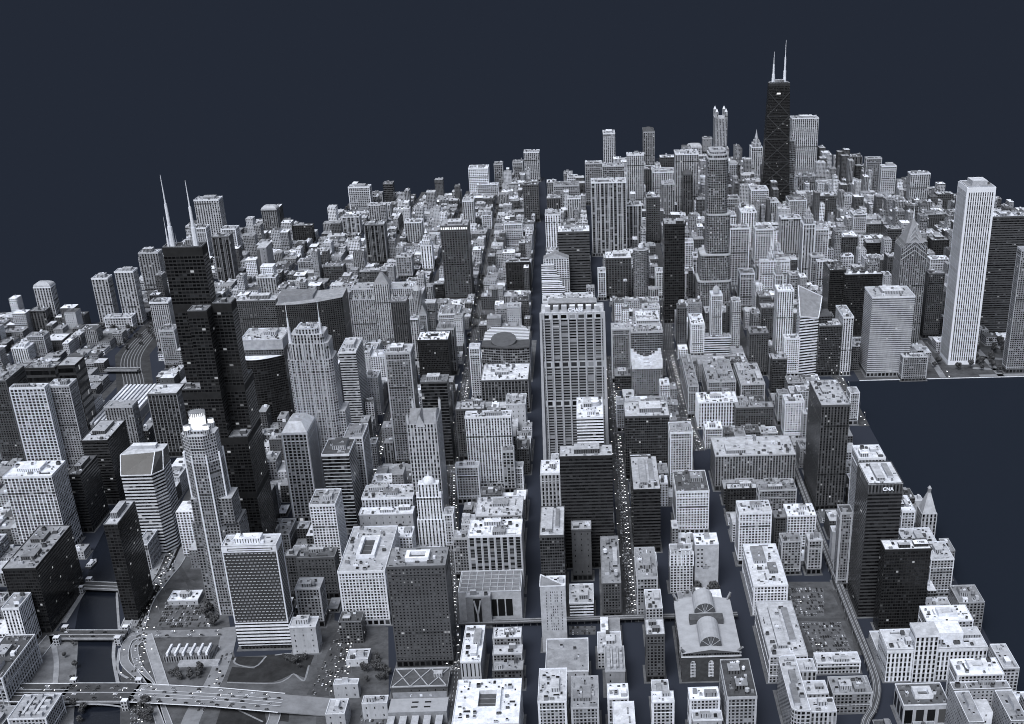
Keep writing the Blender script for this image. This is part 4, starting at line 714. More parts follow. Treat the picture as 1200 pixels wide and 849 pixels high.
def make(row):
    key, X0, X1, Y0, Y1, H, st, rf, lab = row
    nm, ct = cat_of(H); xc, yc = (X0+X1)/2, (Y0+Y1)/2
    root = empty(nm, (xc, yc, 0), lab, ct); hw, hd = (X1-X0)/2, (Y1-Y0)/2; x0, x1, y0, y1 = -hw, hw, -hd, hd
    wt = st[0]
    if key in CUSTOM: CUSTOM[key](root, x0, x1, y0, y1, H, st); return root
    b = MB(); r = random.Random(key)
    base = 9 if H > 50 else 5
    if H > 45: b.box(x0-.25, x1+.25, y0-.25, y1+.25, 0, base, darker(wt)+'O' if wt != 'N' else plain('M'), plain(wt), pu=7, pv=base); zb = base
    else: zb = 0
    ch = 3 if H > 60 else 1.5
    _, pp = facade(st); kf = 1.0 if Y0 < 700 else 1.45; pkv = 1.0 if Y0 < 700 else 1.3
    b.prism(rect(x0, x1, y0, y1), zb, H-ch, st, None, pu=pp[2]*kf, pv=pp[3]*pkv); wallmb = b
    b = MB(); b.prism(rect(x0-.5, x1+.5, y0-.5, y1+.5), H-ch, H, plain(wt if wt in 'KD' else lighter(wt), .8, .15, .2), None, bottom=True); b.build('cornice', root)
    if st[1:] in ('V2', 'G2', 'LV2', 'A'):
        p = PAT.get(st[1:], PAT['V2']); nb = max(2, round((x1-x0)/p[2])); mb = max(2, round((y1-y0)/p[2])); b = MB(); pm = plain(wt if wt in 'WL' else lighter(wt), .8, .15, .2)
        for i in range(nb+1):
            x = x0+(x1-x0)*i/nb; b.box(x-.5, x+.5, y0-1.0, y0-.003, zb, H-ch, pm)
        for i in range(mb+1):
            y = y0+(y1-y0)*i/mb
            for sx in (x0-1.0, x1+.003): b.box(sx, sx+.997, y-.5, y+.5, zb, H-ch, pm)
        b.build('pier', root)
    if st[1] in 'GPAT' and min(x1-x0, y1-y0) > 12:
        b = wallmb; pm = plain(wt if wt in 'KD' else lighter(wt), .8, .15, .2); cw = r.uniform(1.2, 2.4)
        for (a, c) in ((x0-.35, y0-.35), (x1+.35-cw, y0-.35), (x1+.35-cw, y1+.35-cw), (x0-.35, y1+.35-cw)): b.box(a, a+cw, c, c+cw, zb, H-ch-.01, pm)
        for z in [base+r.uniform(2, 6)] + ([H-ch-r.uniform(7, 13)] if H > 30 else []): b.box(x0-.5, x1+.5, y0-.5, y1+.5, z, z+.9, pm, bottom=True)
    wallmb.build('wall', root)
    poly = rect(x0-.5, x1+.5, y0-.5, y1+.5)
    if rf in ('Rd', 'Py', 'Pt', 'Pp', 'Pd', 'Ps', 'Ms'): tops(root, rf, x0, x1, y0, y1, H, wt); return root
    if rf in ('Mp', 'Lp', 'Dp', 'Wp', 'Lp2') and H > 70:
        pass
    tone = rf[0] if rf[0] in TONE else 'L'; typ = rf[1] if len(rf) > 1 else 'c'
    typ = {'t': 'b', 's': 'b', 'u': 'p', 'r': 'q'}.get(typ, typ)
    do_roof(root, poly, H, tone, typ, wt)
    if rf == 'Lu':                                       # lit top storey
        e, t_, bb = nodes('lit_storey'); bb.inputs['Emission Color'].default_value = (.85, .9, 1, 1); bb.inputs['Emission Strength'].default_value = .6
        b = MB(); n = 12
        for i in range(n):
            x = x0+(x1-x0)*(i+.2)/n; b.box(x, x+(x1-x0)*.6/n, y0-.8, y0-.55, H-9, H-4, e)
        b.build('lit_storey', root)
    return root
def custom(k):
    def d(f): CUSTOM[k] = f; return f
    return d
def tierstack(root, tiers, st, topt='L', rtyp='c', name='wall'):
    """tiers: (poly, z0, z1)"""
    b = MB()
    for i, (p, z0, z1) in enumerate(tiers): b.prism(p, z0, z1, st, roofmat(topt))
    b.build(name, root)
    for i, (p, z0, z1) in enumerate(tiers):
        if i == len(tiers)-1: do_roof(root, p, z1+1, topt, rtyp, st[0], .6)
def mast(root, x, y, z, h, r, mat, name='antenna'):
    b = MB(); b.tube(x, y, z, z+h*.28, r*1.6, r*1.4, mat, 8); b.tube(x, y, z+h*.28, z+h*.6, r, r*.8, mat, 8); b.tube(x, y, z+h*.6, z+h, r*.45, r*.15, mat, 6); return b.build(name, root)
@custom('willis')
def _(root, x0, x1, y0, y1, H, st):
    s = (x1-x0)/2; yb = y0-s; hs = {(0, 0): 270, (1, 0): 370, (2, 0): 205, (0, 1): H, (1, 1): H, (2, 1): 372, (0, 2): 205, (1, 2): 371, (2, 2): 270}
    band = {}
    for (i, j), h in hs.items():
        b = MB(); X, Y = x0+i*s, yb+j*s; P = rect(X+.01*i, X+s, Y+.01*j, Y+s)
        segs = [(0, 'KC', 120), (120, 'KV', 128), (128, 'KC', 196), (196, 'KV', 204), (204, 'KC', 258), (258, 'KV', 266), (266, 'KC', 362), (362, 'KV', 372), (372, 'KC', 432), (432, 'KV', 442)]
        for z0, sty, z1 in segs:
            if z0 < h: b.prism(P, z0, min(z1, h), sty if sty == 'KC' else plain(.018), roofmat('D') if z1 >= h else None, pu=4.6)
        b.build('wall', root)
        if (i, j) not in ((0, 1), (1, 1)): do_roof(root, rect(X+.5, X+s-.5, Y+.5, Y+s-.5), h+1, 'M', 'c', 'D', .5)
    do_roof(root, rect(x0+.5, x0+2*s-.5, yb+s+.5, yb+2*s-.5), H+1, 'D', 'c', 'D', 1.6)
    m = plain('W', .5, .1)
    mast(root, x0+s*.45, yb+s*1.35, H, 84, 2.1, m); mast(root, x0+s*1.62, yb+s*1.35, H, 77, 2.1, m); mast(root, x0+s*.28, yb+s*1.2, H, 36, .8, m)
    for k in range(5): mast(root, x0+s*(.2+.35*k), yb+s*1.7, H, rnd.uniform(6, 14), .4, m, 'aerial')
@custom('s311')
def _(root, x0, x1, y0, y1, H, st):
    w = x1-x0; cx, cy = 0, y0+w/2; r = w/2/cos(pi/8)
    oc = lambda k: ngon(cx, cy, r*k, 8, .5)
    b = MB(); b.box(cx-w*.62, cx+w*.75, cy-w*.3, cy+w*.6, 0, H*.52, 'MG'); b.box(cx-w*.5, cx+w*.68, cy-w*.4, cy+w*.4, H*.52+.01, H*.66, 'MG', plain('L')); b.build('lower_wing', root)
    b = MB(); b.prism(oc(1), 0, H*.86, 'MG', plain('L'), pu=3.6); b.prism(oc(.95), H*.86, H, 'LG', plain('L'), pu=3.6)
    b.build('wall', root)
    b = MB(); pm = plain('W', .8, .1)
    for p in oc(1.0): b.bar((p[0], p[1], 0), (p[0], p[1], H*.9), 1.8, pm)
    b.build('corner_pier', root)
    e, t_, bb = nodes('glowing_drum'); bb.inputs['Base Color'].default_value = (.8, .82, .86, 1); bb.inputs['Emission Color'].default_value = (.95, .97, 1, 1); bb.inputs['Emission Strength'].default_value = .75
    b = MB(); b.tube(cx, cy, H, H+24, w*.2, w*.22, e, 24, plain('M')); d = b.build('lit_drum', root)
    b = MB()
    for i in range(24): a = 2*pi*i/24; b.bar((cx+w*.225*cos(a), cy+w*.225*sin(a), H+20), (cx+w*.225*cos(a), cy+w*.225*sin(a), H+25), .7, plain('M'))
    b.build('drum_fins', d)
    for i in range(4):
        a = pi/4+i*pi/2; X, Y = cx+w*.38*cos(a), cy+w*.38*sin(a); b = MB(); b.tube(X, Y, H-6, H+6, w*.11, w*.11, 'LT', 10); b.tube(X, Y, H+6, H+11, w*.085, w*.085, e, 12, plain('M')); b.build('turret', root)
    b = MB(); b.box(cx-w*.28, cx+w*.28, cy-w*.3, cy+w*.3, H, H+4, 'LG', plain('L')); b.build('roof', root)
@custom('franklin')
def _(root, x0, x1, y0, y1, H, st):
    w = x1-x0; d = 46; y1 = y0+d; m = plain('L')
    b = MB(); ch = 7
    def oct_(a, c, e, f, k): return [(a+k, e), (c-k, e), (c, e+k), (c, f-k), (c-k, f), (a+k, f), (a, f-k), (a, e+k)]
    b.prism(oct_(x0, x1, y0, y1, 6), 0, H*.86, 'LG', m); b.prism(oct_(x0+4, x1-4, y0+1, y1-1, 6), H*.86, H*.95, 'LT', m); b.prism(oct_(x0+9, x1-9, y0+3, y1-3, 5), H*.95, H, 'LV', roofmat('L'))
    b.prism(oct_(x0+16, x1-16, y0+6, y1-6, 5), H, H+7, 'LV', roofmat('L')); b.box(x1-4, x1+8, y0+6, y1-4, 0, H*.55, 'LG', m); b.build('wall', root)
    b = MB(); pm = plain(.5, .8, .1)
    for i in range(9):
        x = x0+6+(w-12)*i/8; b.box(x-.7, x+.7, y0-1, y0-.003, 0, H*(.95 if 1 < i < 7 else .86), pm)
    b.build('pier', root)
    for x in (x0+7, x1-13): mast(root, x, y0+9, H*.95, 60, 1.5, plain('W'), 'needle_spire')
    for x in (x0+3, x0+10, x1-10, x1-3):
        b = MB(); b.prism(rect(x-1.5, x+1.5, y0+2, y0+5), H*.86, H*.86+16, m, m, tp=rect(x-.1, x+.1, y0+3.4, y0+3.6)); b.build('pinnacle', root)
    do_roof(root, rect(x0+18, x1-18, y0+8, y1-8), H+8, 'L', 'c', 'L', .8)
@custom('merc')
def _(root, x0, x1, y0, y1, H, st):
    w = x1-x0; b = MB(); b.box(x0, x1, y0+14, y1+10, 0, H-16, 'DG'); b.box(x0, x1, y0+14, y1+10, H-16, H, plain(.36), roofmat('L')); b.build('wall', root)
    P = [(x0-2+(w)*i/14, y0+14-24*math.sin(pi*(.25+.75*i/14))*1.0) for i in range(15)]+[(x1, y0+13.9), (x0-2, y0+13.9)]
    b = MB(); b.prism(P, 0, H-26, 'KC', roofmat('W'), pu=4, pv=4.2); b.build('bowed_glass_front', root)
    do_roof(root, rect(x0+1, x1-1, y0+15, y1+9), H+1, 'L', 'c', 'L', 1)
@custom('weave')
def _(root, x0, x1, y0, y1, H, st):
    b = MB(); z1 = H*.27; b.box(x0, x1, y0, y1, 6, z1, 'WB3'); b.box(x0+2, x1-2, y0+2, y1-2, 0, 6, 'KG'); b.build('striped_base', root)
    b = MB(); b.box(x0+.6, x1-.6, y0+.6, y1-.6, z1, H-8, 'KX'); b.build('wall', root)
    b = MB(); m = plain('W', .8, .1)
    for x, y in ((x0, y0), (x1-1.4, y0), (x1-1.4, y1-1.4), (x0, y1-1.4)): b.box(x, x+1.4, y, y+1.4, z1, H-8, m)
    b.box(x0, x1, y0, y1, H-8, H, plain('W'), plain('L'), bottom=True); b.box(x0+7, x1-5, y0-.25, y0-.003, H-6, H-2.6, flat('K')); b.box(x0+8, x1-6, y0-.5, y0-.26, H-5.2, H-3.6, m)
    b.build('frame', root); do_roof(root, rect(x0, x1, y0, y1), H+1, 'L', 'b', 'W', 1.2)
@custom('podium')
def _(root, x0, x1, y0, y1, H, st):
    b = MB(); m = plain('L'); b.box(x0, x1, y0, y1, 0, H, m, roofmat('M')); b.build('wall', root)
    for i in range(3):
        b = MB(); x = x0+(x1-x0)*(.5+.125*i); b.box(x, x+(x1-x0)*.105, y0-.4, y0-.004, 8, H-10, flat('V')); b.build('window', root)
    do_roof(root, rect(x0, x1, y0, y1), H+1, 'M', 'g', 'L')
@custom('ybox')
def _(root, x0, x1, y0, y1, H, st):
    y1 -= 9
    b = MB(); b.box(x0, x1, y0, y1, 0, H, plain('M'), roofmat('L')); b.box(x0+(x1-x0)*.3, x0+(x1-x0)*.62, y0-.3, y0-.004, 0, H-2, flat('K')); b.build('wall', root)
    m = plain('L'); b = MB(); x = x0+(x1-x0)*.46
    b.bar((x, y0-1, 0), (x, y0-1, H*.45), 2, m); b.bar((x, y0-1, H*.42), (x-4, y0-1, H*.9), 1.8, m); b.bar((x, y0-1, H*.42), (x+4, y0-1, H*.9), 1.8, m); b.build('forked_column', root)
    do_roof(root, rect(x0, x1, y0, y1), H+1, 'L', 'c', 'M')
@custom('gable')
def _(root, x0, x1, y0, y1, H, st):
    b = MB(); b.box(x0, x1, y0, y1, 0, H, 'LA', plain('L')); b.build('wall', root); w = x1-x0
    b = MB(); m = plain('M'); ml = plain('L'); cx = -.05*w
    for (a, c) in ((x0+2, x1-2),):
        b.face([(a, y0+2, H), (c, y0+2, H), (c, 0, H+12), (a, 0, H+12)], m); b.face([(c, y1-2, H), (a, y1-2, H), (a, 0, H+12), (c, 0, H+12)], m)
        b.face([(c, y0+2, H), (c, y1-2, H), (c, 0, H+12)], ml); b.face([(a, y1-2, H), (a, y0+2, H), (a, 0, H+12)], ml)
    b.face([(cx-7, y0-.3, H-4), (cx+7, y0-.3, H-4), (cx, y0-.3, H+14)], ml); b.face([(cx+7, y0-.3, H-4), (cx+7, 0, H+6), (cx, 0, H+14), (cx, y0-.3, H+14)], m); b.face([(cx-7, 0, H+6), (cx-7, y0-.3, H-4), (cx, y0-.3, H+14), (cx, 0, H+14)], m)
    b.build('gabled_roof', root)
    for x, y in ((x0+1.5, y0+1.5), (x1-1.5, y0+1.5), (x1-1.5, y1-1.5), (x0+1.5, y1-1.5)):
        b = MB(); b.box(x-1.5, x+1.5, y-1.5, y+1.5, H, H+9, ml); b.prism(rect(x-1.5, x+1.5, y-1.5, y+1.5), H+9, H+17, ml, ml, tp=rect(x-.1, x+.1, y-.1, y+.1)); b.build('pinnacle', root)
@custom('dome')
def _(root, x0, x1, y0, y1, H, st):
    w, d = x1-x0, y1-y0; b = MB(); m = plain('W')
    b.box(x0, x1, y0, y1, 0, H*.45, 'WT', m); b.box(x0+2, x1-2, y0+2, y1-2, H*.45, H*.8, 'WT', m); b.box(x0+5, x1-5, y0+4, y1-4, H*.8, H, 'WT', m); b.build('wall', root)
    b = MB()
    for i in range(4): a, c = i/4, (i+1)/4; b.tube(0, 0, H+a*10, H+c*10, 9*math.sqrt(1-a*a), 9*math.sqrt(max(.01, 1-c*c)), m, 12)
    b.tube(0, 0, H+10, H+16, 1.6, .3, m, 8); b.build('dome', root)
    for x in (x0+4, x1-4):
        b = MB(); b.box(x-2, x+2, y0+3, y0+7, H*.8, H*.8+7, m); b.build('turret', root)
@custom('chase')
def _(root, x0, x1, y0, y1, H, st):
    w = x1-x0; b = MB()
    segs = [(0, 110, 1), (110, 120, 0), (120, 173, 1), (173, 183, 0), (183, H-10, 1), (H-10, H-2, 0), (H-2, H, 2)]
    for z0, z1, k in segs:
        b.box(x0, x1, y0, y1, z0, z1, 'MH' if k == 1 else ('LG2' if k == 0 else plain('L')), roofmat('L') if z1 == H else None, pu=w/7, pv=(4.4 if k == 1 else 10))
    b.build('wall', root)
    b = MB(); pm = plain('L', .8, .1)
    for i in range(9):
        x = x0+w*(.04+.92*i/8) if 0 < i < 8 else (x0 if i == 0 else x1-1.2)
    for i in range(8):
        x = x0+3+(w-6)*i/7; b.box(x-.9, x+.9, y0-2.2, y0-.003, 0, H, pm)
    for sx in (x0-3, x1+.0): b.prism([(sx-5 if sx < 0 else sx, y0-6), (sx if sx < 0 else sx+5, y0-6), (sx+3, y0+4), (sx, y0+4)], 0, H, pm, pm, tp=rect(sx, sx+3, y0-2.5, y0+4))
    for i in range(5):
        y = y0+8+(y1-y0-10)*i/4
        for sx in (x0-1.5, x1+.003): b.box(sx, sx+1.497, y-.9, y+.9, 0, H, pm)
    b.build('pier', root)
    for i in range(7):
        b = MB(); x = x0+3+(w-6)*(i+.5)/7; b.box(x-4, x+4, y0+3, y0+12, H, H+9, plain('L'), roofmat('W')); b.build('roof_box', root)
    b = MB(); b.box(x0+10, x1-10, y0+16, y1-6, H, H+10, 'DS', roofmat('M')); b.build('penthouse', root)
    text('CHASE', 7.5, (5, y0+2.4, H+1.0), flat(.9, 'sign_white'), root, ext=.4)
@custom('library')
def _(root, x0, x1, y0, y1, H, st):
    b = MB(); b.box(x0, x1, y0, y1, 0, H-6, plain(.06, .9, .3, .2), plain('L')); b.build('wall', root); w = x1-x0; d = y1-y0; m = plain(.40, .8, .15, .08); wl = plain('D')
    b = MB(); b.box(x0-1, x1+1, y0-1, y1+1, H-6, H-5, plain('W'), plain('L'), bottom=True); b.box(x0+1, x1-1, y0+1, y1-1, H-5, H-1, 'DG', None, pu=3, pv=4); b.build('cornice', root)
    b = MB(); ap = H+4                                         # low gabled roof, ridge along the long axis
    b.face([(x0-1, y0-1, H-1), (0, y0-1, ap), (0, y1+1, ap), (x0-1, y1+1, H-1)][::-1], m); b.face([(x1+1, y0-1, H-1), (x1+1, y1+1, H-1), (0, y1+1, ap), (0, y0-1, ap)], m)
    b.face([(x0-1, y0-1, H-1), (x1+1, y0-1, H-1), (0, y0-1, ap)], wl); b.face([(x1+1, y1+1, H-1), (x0-1, y1+1, H-1), (0, y1+1, ap)], wl); b.build('roof', root)
    b = MB(); b.box(x0+w*.2, x1-w*.2, -d*.02, d*.1, H, H+8, plain('D'), roofmat('D')); b.build('roof_deck', root)
    for ya, yb_ in ((y0+8, y0+d*.44), (y0+d*.68, y1-2)):     # two barrel vaults
        b = MB(); R = w*.19; n = 10; P = [(R*cos(pi*i/n), R*sin(pi*i/n)*.95) for i in range(n+1)]
        for i in range(n):
            (a, za), (c, zc) = P[i], P[i+1]; b.face([(a, ya, H+4+za), (c, ya, H+4+zc), (c, yb_, H+4+zc), (a, yb_, H+4+za)][::-1], m)
        b.face([(p[0], ya, H+4+p[1]) for p in P], flat('D')); b.face([(p[0], yb_, H+4+p[1]) for p in P[::-1]], flat('D')); v = b.build('barrel_vault', root)
        b = MB()
        for i in (2, 4, 5, 6, 8): b.bar((0, ya-.3, H+3), (P[i][0], ya-.3, H+4+P[i][1]), .5, plain('L'))
        b.build('fan_tracery', v)
    g = facade('MG')[0]
    for i in range(3):
        b = MB(); x = (i-1)*w*.31; P = [(x-3, 6), (x+3, 6), (x+3, H-14)]+[(x+3*cos(pi*k/6), H-14+3*sin(pi*k/6)) for k in range(1, 6)]+[(x-3, H-14)]
        b.face([(p[0], y0-.15, p[1]) for p in P], facade('WG')[0], [((p[0]-x+3)/1.5, p[1]/4) for p in P]); b.build('arched_window', root)
    for i in range(5):
        b = MB(); y = y0+d*(.12+.19*i); b.box(x0-.5, x0-.003, y-3, y+3, 6, H-12, facade('MG')[0]); b.build('tall_window', root)
    for sx in (-1, 1):
        for sy in (-1, 1):
            X, Y = sx*(w/2-1), sy*(d/2-1); b = MB(); b.bar((X-sx*3, Y-sy*3, H-2), (X+sx*3, Y+sy*3, H+7), 2.2, plain('M')); b.bar((X, Y, H-2), (X+sx*2, Y-sy*3, H+5), 1.5, plain('D')); b.build('roof_ornament', root)
@custom('curv')
def _(root, x0, x1, y0, y1, H, st):
    w, d = x1-x0, y1-y0; r = 9
    def rc(a, c, e, f, R):                                      # rounded on the west corners
        return [(c, e), (c, f)]+[(a+R-R*sin(pi/2*k/4), f-R+R*cos(pi/2*k/4)) for k in range(5)]+[(a+R-R*cos(pi/2*k/4), e+R-R*sin(pi/2*k/4)) for k in range(5)]
    wing = w*.45; b = MB(); b.prism(rc(x0, x0+wing, y0, y1, r), 0, H, 'LG2', roofmat('L')); b.build('wall', root)
    do_roof(root, rc(x0, x0+wing, y0, y1, r), H+1, 'L', 'c', 'L', .6)
    for i, (a, h, wx) in enumerate(((0, .94, 1.0), (.37, .84, .98), (.74, .90, .84))):
        b = MB(); X0 = x0+wing+.01; X1 = x0+w*1.08*wx; P = rect(X0, X1, y0+a*d+1, y0+a*d+d*.25); b.prism(P, 0, H*h, 'LA', roofmat('L')); b.build('wing', root); do_roof(root, P, H*h+1, 'L', 'c', 'L', 1)
    b = MB(); b.box(x0+wing, x1-1, y0+3, y1-3, 0, H*.35, 'MG', roofmat('M')); b.build('court', root)
@custom('audi')
def _(root, x0, x1, y0, y1, H, st):
    w = x1-x0; b = MB(); b.box(x0, x1, y0, y1, 0, H-4, 'WA'); b.box(x0-.6, x1+.6, y0-.6, y1+.6, H-4, H, plain('W'), plain('L'), bottom=True); b.build('wall', root)
    do_roof(root, rect(x0, x1, y0, y1), H+1, 'W', 'c', 'W', 1)
    b = MB(); a = x0+w*.26; b.box(a, a+w*.23, y0-3, y0+24, 0, H+18, 'WA', roofmat('W')); b.box(a-.8, a+w*.23+.8, y0-3.8, y0+24.8, H+18, H+21, plain('W'), roofmat('L'), bottom=True); b.build('square_tower', root)
    b = MB(); b.box(x0+w*.5, x0+w*.78, y0+14, y1-4, H, H+12, plain('W'), roofmat('W')); b.build('stage_house', root)
@custom('ushape')
def _(root, x0, x1, y0, y1, H, st):
    w, d = x1-x0, y1-y0; b = MB(); P = [(x0, y0), (x0+w*.26, y0), (x0+w*.26, y1-d*.22), (x1-w*.3, y1-d*.22), (x1-w*.3, y0), (x1, y0), (x1, y1), (x0, y1)]
    b.prism(P, 0, H, 'LP'); b.face([(p[0], p[1], H-.4) for p in P], roofmat('M')); b.build('wall', root)
    do_roof(root, rect(x0, x1, y1-d*.2, y1), H+1, 'M', 'c', 'L', 1.2)
    for a, c in ((x0, x0+w*.26), (x1-w*.3, x1)): do_roof(root, rect(a, c, y0, y1-d*.24), H+1, 'M', 'd', 'L', .7)
    b = MB(); b.box(x0+w*.27, x1-w*.31, y0-4, y0+d*.45, 0, H*.55, 'LG', roofmat('D')); b.build('court_block', root)
    b = MB(); b.box(x0+w*.3, x0+w*.52, y0+d*.3, y0+d*.62, H*.4, H*.95, 'WN', roofmat('L')); b.build('lift_tower', root)
@custom('cna')
def _(root, x0, x1, y0, y1, H, st):
    b = MB(); b.box(x0, x1, y0, y1, 0, H-12, 'KF', pu=5, pv=4.8); b.box(x0, x1, y0, y1, H-12, H, 'DV', roofmat('W'), pu=4, pv=12); b.build('wall', root)
    do_roof(root, rect(x0, x1, y0, y1), H+1, 'W', 'l', 'D', 1)
    text('CNA', 6.0, (3, y0-.8, H-8.2), flat(.95, 'sign_white'), root)
@custom('metro')
def _(root, x0, x1, y0, y1, H, st):
    b = MB(); b.box(x0, x1, y0, y1, 0, H, 'LA', plain('L')); b.build('wall', root); w = x1-x0
    b = MB(); b.prism(rect(x0+1, x1-1, y0+1, y1-1), H, H+27, plain('L'), plain('L'), tp=rect(-2, 2, -2, 2)); b.build('pyramid_roof', root)
    b = MB(); b.box(-2, 2, -2, 2, H+27, H+33, plain('M')); b.prism(rect(-2.4, 2.4, -2.4, 2.4), H+33, H+37, plain('L'), plain('L'), tp=rect(-.2, .2, -.2, .2)); b.build('lantern', root)
@custom('notch')
def _(root, x0, x1, y0, y1, H, st):
    w = x1-x0; b = MB(); b.box(x0, x1, y0, y1, 0, H, 'MG', roofmat('L')); b.build('wall', root)
    for k in range(4):
        b = MB(); n = 10; yy = y0+k*(y1-y0-2)/3.2
        for i in range(n):
            a, c = x0+w*i/n, x0+w*(i+1)/n; h = lambda t: H+3+16*(2*t-1)**2
            b.box(a, c, yy, yy+1.6, H, max(h(i/n), h((i+1)/n)), plain('W'))
        b.build('curved_crown', root)
@custom('thomp')
def _(root, x0, x1, y0, y1, H, st):
    w = x1-x0; yb = min(y1, y0+140); P = [(x1-w*.25, yb), (x0+w*.2, yb), (x0, yb-34), (x0, y0+14)]; n = 10
    P = P[::-1]; arc = [(x0+w*i/n, y0+14-20*sin(pi*i/n*.62)+8*i/n) for i in range(n+1)]
    poly = arc+[(x1, yb-34), (x1-w*.25, yb), (x0+w*.2, yb), (x0, yb-34)]
    b = MB(); b.prism(poly, 0, H*.55, 'LV', roofmat('L'), pu=8, pv=7); top = [(p[0]*.96, (p[1]+6) if p[1] < 0 else p[1]) for p in poly]
    b.prism([(p[0]*.985, p[1]+3) for p in poly], H*.55, H, 'MC', None, pu=5, pv=5); b.build('wall', root)
    b = MB(); q = [(p[0]*.985, p[1]+3) for p in poly]; b.face([(p[0], p[1], H) for p in q], plain('D')); r = b.build('roof', root)
    b = MB(); m = plain('W', .8, .1)
    for i in range(9):
        y = yb-5-i*9.5; k = 1 if y < yb-34 else 1-(y-(yb-34))/34*.25; b.box(x0*k*.95, x1*k*.93, y-1.6, y+1.6, H, H+1.0, m)
    b.build('roof_rib', r)
    for dy_, z_ in ((-1, H*.55+1), (2.4, H+1)):
        b = MB()
        for i in range(10): a, c = arc[i], arc[i+1]; b.bar((a[0]*.99, a[1]+dy_, z_), (c[0]*.99, c[1]+dy_, z_), 2.2, plain('D'))
        b.build('curved_cornice', root)
    b = MB(); R = w*.26; cx, cy = -4, y0+40; P = ngon(cx, cy, R, 28); zs = [H+7+(p[1]-cy)*.28 for p in P]
    b.prism(P, H, zs, plain('D'), plain(.10, .5, .2)); b.build('round_skylight', root)
@custom('mart')
def _(root, x0, x1, y0, y1, H, st):
    w = x1-x0; b = MB(); m = plain('L'); b.box(x0, x1, y0, y0+70, 0, H*.82, 'LV', roofmat('L')); b.box(x0+10, x1-10, y0+8, y0+60, H*.82, H, 'LV', roofmat('L')); b.build('wall', root)
    b = MB(); c = 0; b.box(c-16, c+16, y0-3, y0+30, 0, H*1.12, 'LV', m); b.prism(rect(c-16, c+16, y0-3, y0+30), H*1.12, H*1.3, plain('M'), plain('M'), tp=rect(c-3, c+3, y0+10, y0+18)); b.build('central_tower', root)
    for x in (x0+6, x1-6):
        b = MB(); b.prism(ngon(x, y0+6, 9, 8, .5), 0, H*.98, 'LV', m); b.prism(ngon(x, y0+6, 9, 8, .5), H*.98, H*1.06, m, m, tp=ngon(x, y0+6, 4, 8, .5)); b.build('corner_turret', root)
    for i in range(10):
        b = MB(); x = x0+w*(.12+.085*i); b.prism(rect(x-3, x+3, y0-1, y0+6), H*.82, H*.92, m, m, tp=rect(x-1, x+1, y0+1, y0+4)); b.build('dormer', root)
    do_roof(root, rect(x0+12, x1-12, y0+10, y0+58), H+1, 'L', 'c', 'L', .8)
@custom('wack333')
def _(root, x0, x1, y0, y1, H, st):
    w = x1-x0; n = 8; P = [(x0+w*i/n, y0+8-14*sin(pi*i/n)) for i in range(n+1)]+[(x1, y1), (x0, y1)]
    b = MB(); b.prism(P, 0, [H-10+i*1.6 for i in range(n+1)]+[H+6, H-6], 'KG', roofmat('M')); b.build('wall', root)
    b = MB(); b.box(x0+4, x0+w*.55, y0+16, y1-2, H-8, H+5, plain('M'), roofmat('M')); b.build('penthouse', root)
@custom('wedge')
def _(root, x0, x1, y0, y1, H, st):
    k = 11; P = [(x0, y0), (x1, y0), (x1+k, y0+k*1.6), (x1+k, y1), (x0+4, y1)]; Q = [(x0-1, y0+16), (x1+2, y0+24), (x1+k, y0+30), (x1+k, y1), (x0+4, y1)]
    b = MB(); b.prism(P, 0, H, 'WB', None, pv=4.8); b.build('wall', root)
    b = MB(); b.prism(P, H, H+24, plain(.05, .25, .3, .05), roofmat('L'), tp=Q); b.build('sloped_glass_roof', root)
    b = MB(); m = plain('W')
    for i in range(5): a, c = P[i], P[(i+1) % 5]; b.bar((a[0], a[1], H), (c[0], c[1], H), 1.2, m); a, c = Q[i], Q[(i+1) % 5]; b.bar((a[0], a[1], H+24), (c[0], c[1], H+24), 1.0, m)
    for a, c in ((P[0], Q[0]), (P[1], Q[1]), (P[2], Q[2])): b.bar((a[0], a[1], H), (c[0], c[1], H+24), 1.2, m)
    b.build('roof_edge', root)
    b = MB(); b.box(x0+8, x1, y1-16, y1-5, H+24, H+29, plain('L'), roofmat('W')); b.build('penthouse', root)
@custom('shed')
def _(root, x0, x1, y0, y1, H, st):
    b = MB(); n = 9; w = x1-x0; b.box(x0, x1, y0, y1, 0, H-4, plain('M'), plain('D')); b.build('wall', root)
    for i in range(n):
        b = MB(); a = x0+w*i/n; b.box(a, a+w/n*.55, y0, y1, H-4, H, plain('W'), roofmat('W')); b.build('roof_strip', root)
